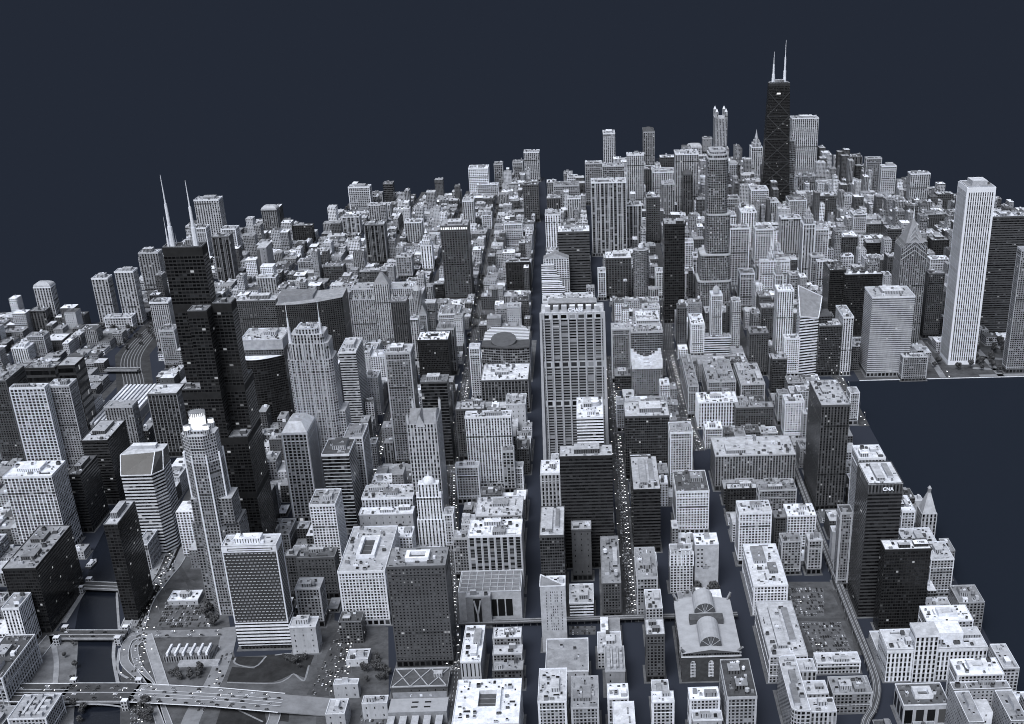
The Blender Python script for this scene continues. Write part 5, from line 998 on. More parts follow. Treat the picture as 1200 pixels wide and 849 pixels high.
@custom('hancock')
def _(root, x0, x1, y0, y1, H, st):
    w = x1-x0; k0, kt = 1.45, 1.0; d = 32; R = lambda k, o=0: rect(x0*k-o, x1*k+o, -d/2*k-o, d/2*k+o)
    b = MB(); kk = lambda z: k0+(kt-k0)*z/H
    b.prism(R(k0), 0, H-8, 'KC', None, tp=R(kk(H-8))); b.prism(R(kk(H-8)), H-8, H, plain(.03), roofmat('M'), tp=R(1)); b.build('wall', root)
    b = MB(); m = plain(.045)
    for i in range(5):
        z0, z1 = H*i/5.4, H*(i+1)/5.4; a, c = kk(z0), kk(z1)
        b.bar((x0*a, -d/2*a-.4, z0), (x1*c, -d/2*c-.4, z1), 2.2, m); b.bar((x1*a, -d/2*a-.4, z0), (x0*c, -d/2*c-.4, z1), 2.2, m); b.bar((x0*a, -d/2*a-.4, z0), (x1*a, -d/2*a-.4, z0), 2, m)
    b.build('cross_brace', root)
    e, t_, bb = nodes('lit_band'); bb.inputs['Emission Color'].default_value = (.9, .93, 1, 1); bb.inputs['Emission Strength'].default_value = .7; b = MB(); b.box(-w*.12, w*.06, -d/2*kk(H-30)-.6, -d/2*kk(H-30)-.2, H-30, H-26, e); b.build('lit_sign', root)
    do_roof(root, rect(x0*.9, x1*.9, -d*.42, d*.42), H+2, 'M', 'b', 'D', 1)
    m = plain('W'); mast(root, -w*.28, 0, H, 82, 3.0, m); mast(root, w*.27, 0, H, 112, 2.8, m)
@custom('aon')
def _(root, x0, x1, y0, y1, H, st):
    w = x1-x0; m = plain(.8, .7, .06); c = 3.2
    P = [(x0+c, y0), (x1-c, y0), (x1-c, y0+c), (x1, y0+c), (x1, y1-c), (x1-c, y1-c), (x1-c, y1), (x0+c, y1), (x0+c, y1-c), (x0, y1-c), (x0, y0+c), (x0+c, y0+c)]
    b = MB(); b.prism(P, 8, H-9, 'WV3'); b.prism(P, H-9, H, m, roofmat('L')); b.prism(P, 0, 8, m); b.build('wall', root)
    b = MB()
    for (x, y) in ((x0, y0), (x1-c, y0), (x0, y1-c), (x1-c, y1-c)): b.box(x+.02, x+c-.02, y+.02, y+c-.02, 0, H-1, m)
    b.build('corner_column', root); do_roof(root, rect(x0+2, x1-2, y0+2, y1-2), H+1, 'M', 'f', 'W')
    b = MB(); b.box(x0+w*.24, x1-w*.24, y0+14, y1-14, H, H+9, plain('L'), roofmat('W')); b.build('penthouse', root)
@custom('pru2')
def _(root, x0, x1, y0, y1, H, st):
    w = x1-x0; d = y1-y0; m = plain('L'); b = MB(); b.box(x0, x1, y0, y1, 0, H*.9, 'MV', m); b.build('wall', root)
    T = H*.9; pk = T+52
    b = MB(); dm = plain('M'); D4 = [(0, y0), (x1, 0), (0, y1), (x0, 0)]
    b.prism([(x0, y0), (x1, y0), (x1, y1), (x0, y1)], T, T+10, 'MV', m, tp=[(x0*.7, y0), (x1*.7, y0), (x1*.7, y1), (x0*.7, y1)])
    b.prism([(x0*.7, y0+1), (x1*.7, y0+1), (x1*.7, y1-1), (x0*.7, y1-1)], T+10, pk, dm, dm, tp=[(-1, -1), (1, -1), (1, 1), (-1, 1)]); b.build('chevron_crown', root)
    b = MB(); wm_ = plain('L')
    for i in range(6):
        z = T-14+i*9; k = 1-max(0, i-1)*.17
        for s_ in (-1, 1): b.bar((s_*w*.48*k, y0-1.2+max(0, i-2)*4, z-8), (0, y0-1.2+max(0, i-2)*4, z+10), 1.2, wm_)
    b.build('chevron_rib', root); mast(root, 0, 0, pk-2, 30, .9, plain('W'), 'needle')
@custom('trump')
def _(root, x0, x1, y0, y1, H, st):
    w, d = x1-x0, y1-y0; n = 6
    def rr(a, c, e, f, R):
        o = []
        for (cx, cy, ph) in ((c-R, e+R, -pi/2), (c-R, f-R, 0), (a+R, f-R, pi/2), (a+R, e+R, pi)): o += [(cx+R*cos(ph+pi/2*k/4), cy+R*sin(ph+pi/2*k/4)) for k in range(5)]
        return o
    b = MB(); mt = plain('L')
    T = [(rr(x0-w*.42, x1+w*.25, y0-8, y1, 10), 0, 95), (rr(x0-w*.3, x1+w*.2, y0-5, y1, 10), 95, 150), (rr(x0, x1+w*.16, y0, y1, 11), 150, 232), (rr(x0, x1, y0+2, y1, 12), 232, H-14), (rr(x0+2, x1-2, y0+4, y1-2, 11), H-14, H-6), (rr(x0+5, x1-5, y0+7, y1-4, 9), H-6, H)]
    for i, (P, z0, z1) in enumerate(T):
        b.prism(P, z0, z1-3, 'MM', None, pu=3.6, pv=4.6); b.prism(P, z1-3, z1, mt, roofmat('L'))
    b.build('wall', root); do_roof(root, rect(x0+9, x1-9, y0+12, y1-10), H+1, 'L', 'c', 'M', 1)
@custom('nm900')
def _(root, x0, x1, y0, y1, H, st):
    w, d = x1-x0, y1-y0; b = MB(); b.box(x0, x1, y0, y1, 0, H*.93, 'LT', plain('L')); b.build('wall', root); m = plain('W')
    for x in (x0+4, x1-4):
        for y in (y0+4, y1-4):
            b = MB(); b.box(x-4, x+4, y-4, y+4, H*.93, H, 'LV', m); b.prism(rect(x-4, x+4, y-4, y+4), H, H+9, m, m, tp=rect(x-.3, x+.3, y-.3, y+.3)); b.build('lantern_turret', root)
@custom('round')
def _(root, x0, x1, y0, y1, H, st):
    r = (x1-x0)/2; b = MB(); b.tube(0, 0, 0, H, r, r, 'MG', 24, roofmat('L')); b.build('wall', root)
    b = MB(); b.tube(0, 0, H, H+3, r*.5, r*.5, plain('M'), 16); b.tube(0, 0, H+3, H+12, r*.26, r*.26, plain('W'), 12); b.build('white_cap', root)
@custom('t203')
def _(root, x0, x1, y0, y1, H, st):
    w = x1-x0; b = MB(); m = plain('W'); b.box(x0, x1, y0, y1, 0, H, 'WG2', plain('L')); b.build('wall', root)
    b = MB(); b.face([(x0, y0-.2, H), (x1, y0-.2, H), (0, y0-.2, H+11)], plain('L')); b.face([(x0, y1, H), (x0, y0, H), (0, y0, H+11), (0, y1, H+11)], plain('M')); b.face([(x1, y0, H), (x1, y1, H), (0, y1, H+11), (0, y0, H+11)], plain('M')); b.build('gabled_roof', root)
    z = H-12
    for i in range(5):
        b = MB(); b.box(x0-5, x0+w*(.42+.1*i), y0-8-7*i, y0-1-7*i-.02, 0, z, 'WB', roofmat('W')); b.build('step_block', root); z -= 11
@custom('tn')
def _(root, x0, x1, y0, y1, H, st):
    w = x1-x0; b = MB(); P = [(x0, y0), (0, y0-4), (x1, y0), (x1, y1), (x0, y1)]; b.prism(P, 0, H, 'MN', roofmat('L')); b.build('wall', root)
    b = MB(); b.box(x0-.4, x0+w*.3, y0-3.5, y0-2.4, 0, H-4, plain('D')); b.build('dark_side', root)
@custom('smurf')
def _(root, x0, x1, y0, y1, H, st):
    y1 = min(y1, y0+62); w, d = x1-x0, y1-y0; P = [(x0, y0), (x1, y0+10), (x1+14, y1), (x0+4, y1)]; hb = H+44
    b = MB(); zs = [H+2, H-4, hb-22, hb]; b.prism(P, 0, zs, 'WB', None, pv=5.4); b.build('wall', root)
    b = MB(); b.face([(p[0], p[1], z) for p, z in zip(P, zs)], plain('M', .5)); r = b.build('slanted_roof', root); b = MB(); m = plain('W')
    for i in range(4): a, c = P[i], P[(i+1) % 4]; b.bar((a[0], a[1], zs[i]+.5), (c[0], c[1], zs[(i+1) % 4]+.5), 1.5, m)
    b.build('roof_edge', r); b = MB(); b.prism([(x1+.3, y0+12), (x1+26, y0+14), (x1+26, y1), (x1+12, y1)], 0, H-2, 'DC', roofmat('D')); b.build('dark_wing', root)
@custom('cyl85')
def _(root, x0, x1, y0, y1, H, st):
    b = MB(); b.box(x0, x1, y0, y1, 0, H, 'WB3', roofmat('W'), pv=4.6); b.build('wall', root); do_roof(root, rect(x0, x1, y0, y1), H+1, 'W', 'c', 'W', .8)
    b = MB(); b.tube(8, 14, H, H+5, 9.5, 9.5, plain('L'), 20, plain('M')); b.tube(8, 14, H+5, H+6, 6.5, 6.5, plain('W'), 20, roofmat('W')); b.build('roof_drum', root)
@custom('river68')
def _(root, x0, x1, y0, y1, H, st):
    b = MB(); b.box(x0, x1, y0, y1, 0, H, 'KC', roofmat('M'), pu=4); b.build('wall', root); do_roof(root, rect(x0, x1, y0, y1), H+1, 'L', 'b', 'D', 1)
@custom('emblem')
def _(root, x0, x1, y0, y1, H, st):
    b = MB(); b.box(x0, x1, y0, y1, 0, H, plain('L'), roofmat('L')); b.build('wall', root); do_roof(root, rect(x0, x1, y0, y1), H+1, 'W', 'c', 'L', 1.3)
    k = flat('K')
    for i in range(5):
        for j in range(2): b = MB(); b.box(x0+3+j*5, x0+5.6+j*5, y0-.2, y0-.01, H-7-i*6, H-5-i*6, k); b.build('window', root)
    g = flat(.1, 'emblem_grey'); b = MB(); P = ngon(0, 0, 1.1, 12); b.face([(p[0]-1, y0-.25, H-28+p[1]) for p in P], g); X = -6.5
    for wd in (2.2, 1.3, 1.5, 1.2, 1.6, 1.1): b.box(X, X+wd, y0-.25, y0-.02, H-31.6, H-30.4, g); X += wd+.5
    X = -4.5
    for wd in (1.1, .8, 1.2, 1, .9): b.box(X, X+wd, y0-.25, y0-.02, H-33.4, H-32.6, g); X += wd+.5
    b.build('painted_emblem', root)
@custom('cren')
def _(root, x0, x1, y0, y1, H, st):
    b = MB(); b.box(x0, x1, y0, y1, 0, H, 'WG', roofmat('L')); b.build('wall', root); do_roof(root, rect(x0+.5, x1-.5, y0+.5, y1-.5), H+.6, 'M', 'c', 'W', 1); b = MB(); m = plain('W'); w = x1-x0
    for i in range(7): x = x0+w*i/6; b.prism(rect(x-1, x+1, y0-.8, y0+1), H-16, H+5, m, m, tp=rect(x-.5, x+.5, y0-.3, y0+.5))
    b.build('pinnacle_row', root)
@custom('tri')
def _(root, x0, x1, y0, y1, H, st):
    b = MB(); P = [(x0, y0), (x1, y0), (x0, y1)]; b.prism(P, 0, H-3, plain('L'), None); b.prism(P, H-3, H, plain('L'), plain('M')); b.build('wall', root)
    b = MB(); k = flat('K'); r = random.Random(4); w = x1-x0
    for i in range(9):
        for j in range(14):
            if 2 < i < 7 and r.random() < .8 or i in (1, 8) : x = x0+w*(.14+.085*i); z = H-9-j*3.9; b.box(x, x+.8, y0-.14, y0-.01, z, z+2.2, k)
    b.build('slit_window', root); b = MB(); m = plain('W')
    for a, c in ((P[0], P[1]), (P[1], P[2]), (P[2], P[0])): b.bar((a[0], a[1], H+.5), (c[0], c[1], H+.5), 1.0, m)
    b.build('parapet', root)
@custom('stn2')
def _(root, x0, x1, y0, y1, H, st):
    w = x1-x0; b = MB(); b.box(x0, x1, y0, y1, 0, H, plain('M'), plain(.36, .8, .12)); b.build('wall', root)
    for i in range(2):
        for j in range(2): b = MB(); x = x0+w*(.38+.22*i); y = y0+(y1-y0)*(.3+.35*j); b.box(x, x+7, y, y+2.4, H, H+.4, flat('K')); b.build('skylight', root)
    b = MB(); m = flat(.7, 'sign_white'); z = H+2.6; yy = y1+2
    b.box(x0+2, x1-2, y1+.5, y1+1.9, H, H+7, plain('M')); b.build('sign_wall', root)
    for i, g in enumerate((((0, 0, 1.2, 3), (0, 2.4, 2.6, 3)), ((0, 0, 3, 3),), ((0, 0, .7, 3), (0, 0, 2.4, .7), (0, 2.3, 2.4, 3)))):
        b = MB(); X = x0+w*(.33+.17*i)
        for (a, c, e, f) in g: b.box(X+a, X+e, y1+.1, y1+.45, H+2+c, H+2+f, m)
        b.build('sign_mark', root)
    for i in range(5):
        b = MB(); X = x0+w*(.0+.205*i); b.box(X, X+w*.12, y0-70, y0-1, H-5, H-4, plain('L'), bottom=True); b.build('platform_roof', root)
    b = MB(); b.box(x0, x1, y0-70, y0-1, .2, 1.2, plain('D')); b.build('platform', root)
for row in DATA: make(row)
bpy.context.view_layer.update()
# ---------------------------------------------------------------- low blocks filling the street grid
HER = [(r[1], r[2], r[3], r[4], r[5]) for r in DATA]+[(-690, -610, -386, -310, 200), (-660, -600, -500, -440, 100), (-620, -545, -150, -95, 200), (-765, -680, 105, 210, 100), (-346, -268, -560, -455, 40),
      (60, 130, -810, -690, 30), (-412, -340, -820, -640, 30), (-675, -520, 640, 725, 90), (-285, -210, 895, 970, 80), (50, 130, 705, 780, 95), (335, 440, 1865, 1925, 344), (217, 300, 370, 440, 80), (-120, -84, -340, -223, 90)]
VIS = []
for r, (pyf, pyb, pxl, pxr) in zip(DATA, VISD): VIS.append((pxl, pxr, pyf, pyb, r[3]))
def clear(x0, x1, y0, y1, g=1.5): return all(not (x0 < b+g and x1 > a-g and y0 < d+g and y1 > c-g) for a, b, c, d, h in HER)
def street_ok(x0, x1, y0, y1):
    for pts, hw, den in AV.values():
        for y in (y0, y1, (y0+y1)/2):
            x = line(pts, y)
            if x is not None and x0-hw-3 < x < x1+hw+3: return False
    return True
def hmax(x, y, top):
    return top
lots = []; r3 = random.Random(11)
bands = [(a+8, b-8) for a, b in zip(CROSS, CROSS[1:])]
for (ya, yb) in bands:
    ym = (ya+yb)/2; xs = sorted([(line(p, ym), hw) for k, (p, hw, d) in AV.items() if line(p, ym) is not None])
    xs = [(-1640, 5)]+xs+[(1100, 5)]
    for (xa, ha), (xb, hb) in zip(xs, xs[1:]):
        a, b = xa+ha+4, xb-hb-4
        if b-a < 12: continue
        far = ym > 900
        # two or three rows deep
        rows_ = 3 if (yb-ya) > 85 else 2; yy = ya
        for ri in range(rows_):
            ye = ya+(yb-ya)*(ri+1)/rows_
            x = a
            while x < b-9:
                w = r3.uniform(13, 32)*(1.0 if not far else .95)
                if b-(x+w) < 12: w = b-x
                c0, c1, e0, e1 = x, x+w-.6, yy, ye-r3.choice((.6, .6, 4))
                x += w
                for trial in range(2):
                    m_ = [inpoly((c0+c1)/2, (e0+e1)/2, CITY)] + [not inpoly(q, s_, P) for P in NOBUILD for q in (c0, c1) for s_ in (e0, e1)]
                    if not all(m_): break
                    if c1 > 297 and e0 < 340: break
                    if c1 > 246 and -235 < e0 < 336: break
                    if clear(c0, c1, e0, e1) and street_ok(c0, c1, e0, e1): lots.append((c0, c1, e0, e1)); break
                    c0 += w*.3; e1 -= (e1-e0)*.25
                    if c1-c0 < 8: break
            yy = ye
def region_h(x, y):
    if y < 480 and x > -740: return r3.triangular(16, 78, 34)
    if y < 480: return r3.triangular(8, 42, 16)
    if x > -60 and y > 480: return r3.choice((r3.triangular(15, 60, 25), r3.triangular(30, 110, 60))) if x < 700 else r3.triangular(15, 70, 30)
    if x > -420: return r3.triangular(12, 85, 28)
    return r3.triangular(7, 34, 13) if r3.random() < .86 else r3.uniform(30, 75)
fill = []
for (a, b, c, d) in lots:
    h = region_h((a+b)/2, (c+d)/2); P = [px((a, c, 0)), px((b, c, 0)), px((a, d, 0))]
    if P[0][0] > 1260 or P[1][0] < -60 or P[0][1] > 960: continue
    for (vl, vr, yf, yb, Y) in VIS:
        if Y < c+4: continue
        ux0, ux1 = P[0][0]+2, P[1][0]-2
        if min(ux1, vr)-max(ux0, vl) < 2: continue
        if P[0][1] < yf: continue
        while h > 5 and px(((a+b)/2, d, h))[1] < yb-2: h *= .88
    fill.append((a, b, c, d, max(h, 5)))
def area(f):
    a, b, c, d, h = f; p, q, r = px((a, c, 0)), px((b, c, h)), px((a, d, h)); return abs(q[0]-p[0])*abs(p[1]-r[1])
# how much of each low block the taller ones leave in view
def hidden(f):
    a, b, c, d, h = f; X, Y = px(((a+b)/2, (c+d)/2, h))
    for (vl, vr, yf, yb, Yy) in VIS:
        if Yy < c and vl < X < vr and yf < Y < yb: return True
    return not (-10 < X < 1210 and Y < 870)
vis = sorted([f for f in fill if not hidden(f)], key=area, reverse=True)
NI = 150
indiv = vis[:NI]; keep = set(indiv); rest = [f for f in fill if f not in keep]
WST = ['LG', 'MG', 'MG', 'LG', 'DG', 'DP', 'MP', 'LP', 'WG', 'MV', 'DG']
TW = {'W': 'white', 'L': 'pale', 'M': 'grey', 'D': 'dark'}
used = set(r[8] for r in DATA)
def short(l):
    w = l.split(); o = []
    for q in w:
        if len(o) >= 4 and q in ('with', 'right', 'left', 'behind', 'in', 'at', 'beside', 'between', 'below', 'on', 'above', 'over', 'north', 'south', 'of', 'by', 'whose', 'framed', 'under', 'ending', 'crowned', 'carrying', 'joined', 'near', 'leaning', 'wedged', 'cut', 'a', 'just', 'filling', 'lining', 'facing', 'far', 'from', 'tucked', 'along', 'standing', 'squeezed', 'rising', 'east', 'and', 'to', 'inside', 'touching', 'directly'): break
        o.append(q)
        if len(o) >= 8: break
    return ' '.join(o)
ADJ = ['flat roofed', 'cluttered', 'plain', 'squat', 'boxy', 'long roofed', 'narrow', 'broad', 'weathered']
for i, (a, b, c, d, h) in enumerate(indiv):
    st = r3.choice(WST); rt = r3.choice('WLLLMMMDD'); cx, cy = (a+b)/2, (c+d)/2
    near = sorted(DATA, key=lambda r: (r[2]/2+r[1]/2-cx)**2+(r[3]/2+r[4]/2-cy)**2)[:6]; lab = None
    for nb in near:
        dx, dy = cx-(nb[1]+nb[2])/2, cy-(nb[3]+nb[4])/2; dr = ('right of' if dx > 0 else 'left of') if abs(dx) > abs(dy) else ('behind' if dy > 0 else 'in front of')
        cand = '%s roofed low %s block %s the %s' % ({'W': 'white', 'L': 'pale', 'M': 'grey', 'D': 'dark'}[rt], TW[st[0]], dr, short(nb[8]))
        if len(cand.split()) <= 16 and cand not in used: lab = cand; break
    if not lab:
        for ad in ADJ:
            cand = '%s %s block %s the %s' % (ad, TW[st[0]], dr, short(near[0][8]))
            if cand not in used and len(cand.split()) <= 16: lab = cand; break
    lab = lab or 'low block among the crowded roofs'
    used.add(lab)
    root = empty('low_building', (cx, cy, 0), lab, 'building', 'low blocks filling the street grid'); w, dd = (b-a)/2, (d-c)/2
    m_ = MB(); m_.box(-w, w, -dd, dd, 0, h, st); m_.build('wall', root); do_roof(root, rect(-w, w, -dd, dd), h+.8, rt, 'c', st[0], 1.3)
mb = MB(); rm = [roofmat(t) for t in 'WLLMMMD']
for (a, b, c, d, h) in rest:
    st = r3.choice(WST); t = r3.choice(rm); mb.box(a, b, c, d, 0, h, st, t)
    if b-a > 8 and d-c > 8:
        for _ in range(r3.randint(1, 5)):
            x, y, s_ = r3.uniform(a+3, b-3), r3.uniform(c+3, d-3), r3.uniform(1, 2.8); mb.box(x-s_, x+s_, y-s_*.8, y+s_*.8, h, h+r3.uniform(1.5, 4), plain(r3.choice('WLMD')))
tag(mb.build('low_rooftops'), 'countless low blocks and roofs spread between the towers out to the skyline', 'low buildings', kind='stuff')
# pavements: a raised pad under every lot row
pb = MB()
for (a, b, c, d, h) in fill: pb.box(a-2.5, b+2.5, c-2.5, d+2.5, 0.02, .16+r3.random()*.01, pav)
for r in DATA: pb.box(r[1]-3, r[2]+3, r[3]-3, r[4]+3, 0.02, .18+r3.random()*.01, pav)
struct(pb.build('pavement'))

# ---------------------------------------------------------------- interchange, bridges and river banks (bottom left)
def P(u, v, z=0): x, y = at(u, v, z); return (x, y, z)
sheet('bank_ground', [at(0, 770), at(60, 745), at(92, 745), at(86, 850), at(0, 860)], 0.02, plain(.16, .9, .45, .04))
sheet('quay_ground', [at(150, 640), at(255, 640), at(275, 770), at(390, 765), at(400, 870), at(165, 870), at(150, 745)], 0.02, plain(.095, .9, .45, .04))
lawn = plain(.030, .95, .45, .06)
for q in ([P(268, 770), P(306, 770), P(312, 772), P(300, 781), P(280, 779)], [P(312, 768), P(345, 766), P(368, 768), P(358, 795), P(344, 789), P(330, 796), P(318, 800), P(266, 799), P(272, 782), P(298, 784)],
          [P(262, 822), P(308, 824), P(312, 846), P(300, 870), P(246, 870)], [P(312, 825), P(340, 828), P(338, 846), P(320, 845)], [P(0, 818), P(22, 818), P(14, 845), P(0, 850)]):
    struct_o = MB(); struct_o.prism([(p[0], p[1]) for p in q][::-1], .03, .3, lawn, lawn); struct(struct_o.build('lawn'))
for pts in ([(266, 800), (320, 801), (336, 796), (344, 790), (352, 796), (357, 797), (362, 780)], [(276, 771), (276, 778), (298, 782), (312, 769)], [(322, 768), (340, 766), (351, 770)], [(262, 824), (308, 846)]):
    ribbon('lawn_path', smooth([P(*p, .33) for p in pts], 4), 1.1, .33, plain('M'))
# Van Buren and Congress crossings, carried over the river
def bridge(pa, pb, hw, z, label, arch=False, houses=True):
    a = Vector(P(*pa, z)); b = Vector(P(*pb, z)); root = empty('bridge', (a.x, a.y, 0), label, 'bridge'); d = (b-a); d.z = 0; L_ = d.length; d.normalize(); n = Vector((-d.y, d.x, 0))
    loc = lambda s, o, zz: (d.x*s+n.x*o, d.y*s+n.y*o, zz)
    m = MB()
    Q = [loc(-4, -hw, 0)[:2], loc(L_+4, -hw, 0)[:2], loc(L_+4, hw, 0)[:2], loc(-4, hw, 0)[:2]]
    m.prism(Q, z-2.2, z, plain('D'), road); m.build('deck', root)
    for o in (-hw, hw):
        m = MB(); m.bar(loc(-4, o, z+.9), loc(L_+4, o, z+.9), .9, plain('L')); m.bar(loc(-4, o, z-.8), loc(L_+4, o, z-.8), 1.4, plain('M')); m.build('railing', root)
    m = MB(); m.bar(loc(-4, 0, z+.3), loc(L_+4, 0, z+.3), .8, plain('L')); m.build('median', root)
    for s in ((0, L_) if houses else ()):
        for o in (-hw-3, hw+3):
            m = MB(); c = loc(s, o, 0); m.box(c[0]-3.5, c[0]+3.5, c[1]-3.5, c[1]+3.5, -.5, z+5, 'LG', roofmat('W')); m.build('bridge_house', root)
    if arch:
        m = MB(); k = 14
        for i in range(k):
            s0, s1 = L_*i/k, L_*(i+1)/k; h = lambda s: z-2.4-5*(2*s/L_-1)**2; m.bar(loc(s0, -hw-.8, h(s0)), loc(s1, -hw-.8, h(s1)), 1.2, plain('L'))
        m.build('arch_rib', root)
    return root
bridge((72, 744), (143, 744), 10, 6, 'plain road bridge with pale rails crossing the river in the middle of three')
bridge((78, 812), (155, 812), 19, 8, 'wide motorway bridge with arched edge crossing the river nearest the bottom edge', True)
bridge((100, 686), (148, 688), 9, 6, 'dark narrow bridge crossing the river farthest up beside the black glass tower')
bridge((86, 650), (160, 640), 5, 5, 'small far bridge over the river behind the moored boat') if False else None
ribbon('expressway', [P(-20, 812, 8), P(78, 812, 8)], 19, 8, road, 2); ribbon('expressway', [P(155, 812, 8), P(250, 817, 8), P(330, 824, 7), P(392, 829, 1.5)], 17, 8, roadlight, 1.4)
for o in (-19, -6.5, 0, 6.5, 19):
    for seg in ([(-20, 812), (78, 812)], [(155, 812), (250, 817), (330, 824)]):
        ribbon('kerb_line', [(P(*p, 8)[0], P(*p, 8)[1]+o, 8.3) for p in seg], .45 if abs(o) < 19 else .8, 8, plain('W') if abs(o) == 19 else paint)
ribbon('street', [P(-20, 745, .3), P(72, 744, .3)], 9, .3, road); ribbon('street', [P(143, 744, .4), P(290, 741, .3), P(268, 741, .3)][:2], 9, .3, roadlight)
ribbon('street', smooth([P(270, 735, .34), P(262, 770, .34), P(250, 800, .34), P(228, 835, .34), P(215, 870, .34)]), 10, .34, roadlight)     # street beside the curved lawn
ribbon('street', smooth([P(420, 700, .3), P(404, 745, .3), P(385, 790, .3), P(372, 815, .3)]), 13, .3, road)
# curving ramps by the river
for pts, hw, mt in (([(165, 745), (150, 752), (146, 775), (165, 795), (176, 806), (186, 840), (196, 870)], 5, roadlight), ([(170, 748), (158, 758), (162, 780), (176, 800), (190, 830), (205, 870)], 4, roadlight), ([(172, 744), (182, 775), (190, 800), (192, 806)], 6, concrete),
                    ([(135, 745), (133, 770), (138, 800), (140, 808)], 2, concrete), ([(140, 760), (138, 785), (150, 795)], 1.5, concrete), ([(285, 826), (312, 822), (322, 832), (318, 850), (300, 870)], 6, roadlight),
                    ([(160, 740), (172, 705), (190, 680), (206, 660), (215, 640)], 9, roadlight), ([(145, 738), (160, 705), (178, 675), (190, 650)], 5, concrete), ([(60, 744), (66, 775), (64, 808)], 3, concrete), ([(10, 812), (34, 780), (62, 745)], 8, plain(.14, .9, .5, .1))):
    z = .5; pts_ = [P(u, v, z) for u, v in pts]; ribbon('ramp', smooth(pts_), hw, z, mt, .5)
    if hw > 3:
        for s_ in (-1, 1):
            S_ = smooth(pts_); Q = []
            for i, p in enumerate(S_):
                q0, q1 = S_[max(i-1, 0)], S_[min(i+1, len(S_)-1)]; dx, dy = q1[0]-q0[0], q1[1]-q0[1]; l = math.hypot(dx, dy) or 1; Q.append((p[0]-dy/l*hw*s_, p[1]+dx/l*hw*s_, z+.6))
            ribbon('ramp_wall', Q, .5, z, plain('L'), .8)
ribbon('river_walk', [P(140, 745, .8), P(137, 700, .8), P(140, 660, .8)], 1.5, .8, concrete); ribbon('river_walk', [P(75, 730, .8), P(100, 690, .8)], 3, .8, concrete); ribbon('river_walk', [P(52, 735, .8), P(78, 697, .8)], 1.6, .8, plain('L'))
# slotted tunnel openings in the drive, tops painted black for the shade inside
for q in ([(160, 735), (164, 735), (188, 688), (184, 686)], [(197, 668), (200, 668), (216, 632), (213, 632)]):
    m = MB(); m.prism([at(*p) for p in q], .05, 1.0, plain('M'), flat('V')); struct(m.build('road_cutting'))
# substation with ribbed top
a = P(190, 778, 0); root = empty('substation', (a[0]+26, a[1]+14, 0), 'low rounded transformer hall with five white cross ribs beside the curved lawn', 'substation')
m = MB(); m.prism([(-24, -12), (30, -12), (36, 12), (-22, 12), (-30, 0)], 0, 9, 'MV', roofmat('D'), pu=3, pv=9); m.build('wall', root)
for i in range(6): m = MB(); m.box(-20+i*9.4, -17.6+i*9.4, -12.4, 10, 9, 13, plain('W')); m.build('cross_rib', root)
for i in range(5): m = MB(); m.box(-16+i*9.4, -12+i*9.4, -6, 4, 9.01, 11.5, plain('L')); m.build('transformer', root)
m = MB(); m.box(-4, 44, -24, -13, .2, 4, plain('L'), roofmat('L')); m.build('low_annex', root)
# white panel halls at the bottom centre
for (u, v, w, d_, h, lab) in ((398, 848, 15, 30, 22, 'narrow pale block beside the motorway end at bottom edge'), (485-77, 815, 22, 12, 18, 'low white walled hall with tree planters by the busy street'), (442, 838, 22, 16, 20, 'ragged white roofed building standing beside the railway platforms')):
    x, y = at(u, v); root = empty('low_building', (x, y, 0), lab, 'building'); m = MB(); m.box(-w/2-3, w/2+3, -d_/2, d_/2, 0, h, 'LN'); m.build('wall', root); do_roof(root, rect(-w/2-3, w/2+3, -d_/2, d_/2), h+.8, 'W', 'c', 'L', 1.2)
for (u, v, w, d_, h, lab, st) in ((407, 748, 28, 26, 30, 'dark grid block standing between two car filled streets', 'DG'), (413, 775, 26, 24, 9, 'low flat hall with mottled roof in front of the dark grid block', 'LN')):
    x, y = at(u+8, v); root = empty('office_building', (x, y, 0), lab, 'building'); m = MB(); m.box(-w/2, w/2, -d_/2, d_/2, 0, h, st); m.build('wall', root); do_roof(root, rect(-w/2, w/2, -d_/2, d_/2), h+.8, 'M', 'c', st[0], 1.2)
# tour boat
def boat(u, v, rz, lab):
    x, y = at(u, v); root = empty('tour_boat', (x, y, 0), lab, 'boat'); root.rotation_euler = (0, 0, rz); m = MB()
    m.prism([(-4, -12), (4, -12), (5, 4), (0, 14), (-5, 4)], .1, 2.6, plain('D'), plain('L')); m.build('hull', root); m = MB(); m.box(-3.2, 3.2, -9, 3, 2.6, 5, 'WG', roofmat('W')); m.build('cabin', root); m = MB(); m.box(-2, 2, 0, 3, 5, 7, plain('W')); m.build('wheelhouse', root)
boat(108, 662, -.1, 'white decked tour boat moored at the quay behind the dark narrow bridge')
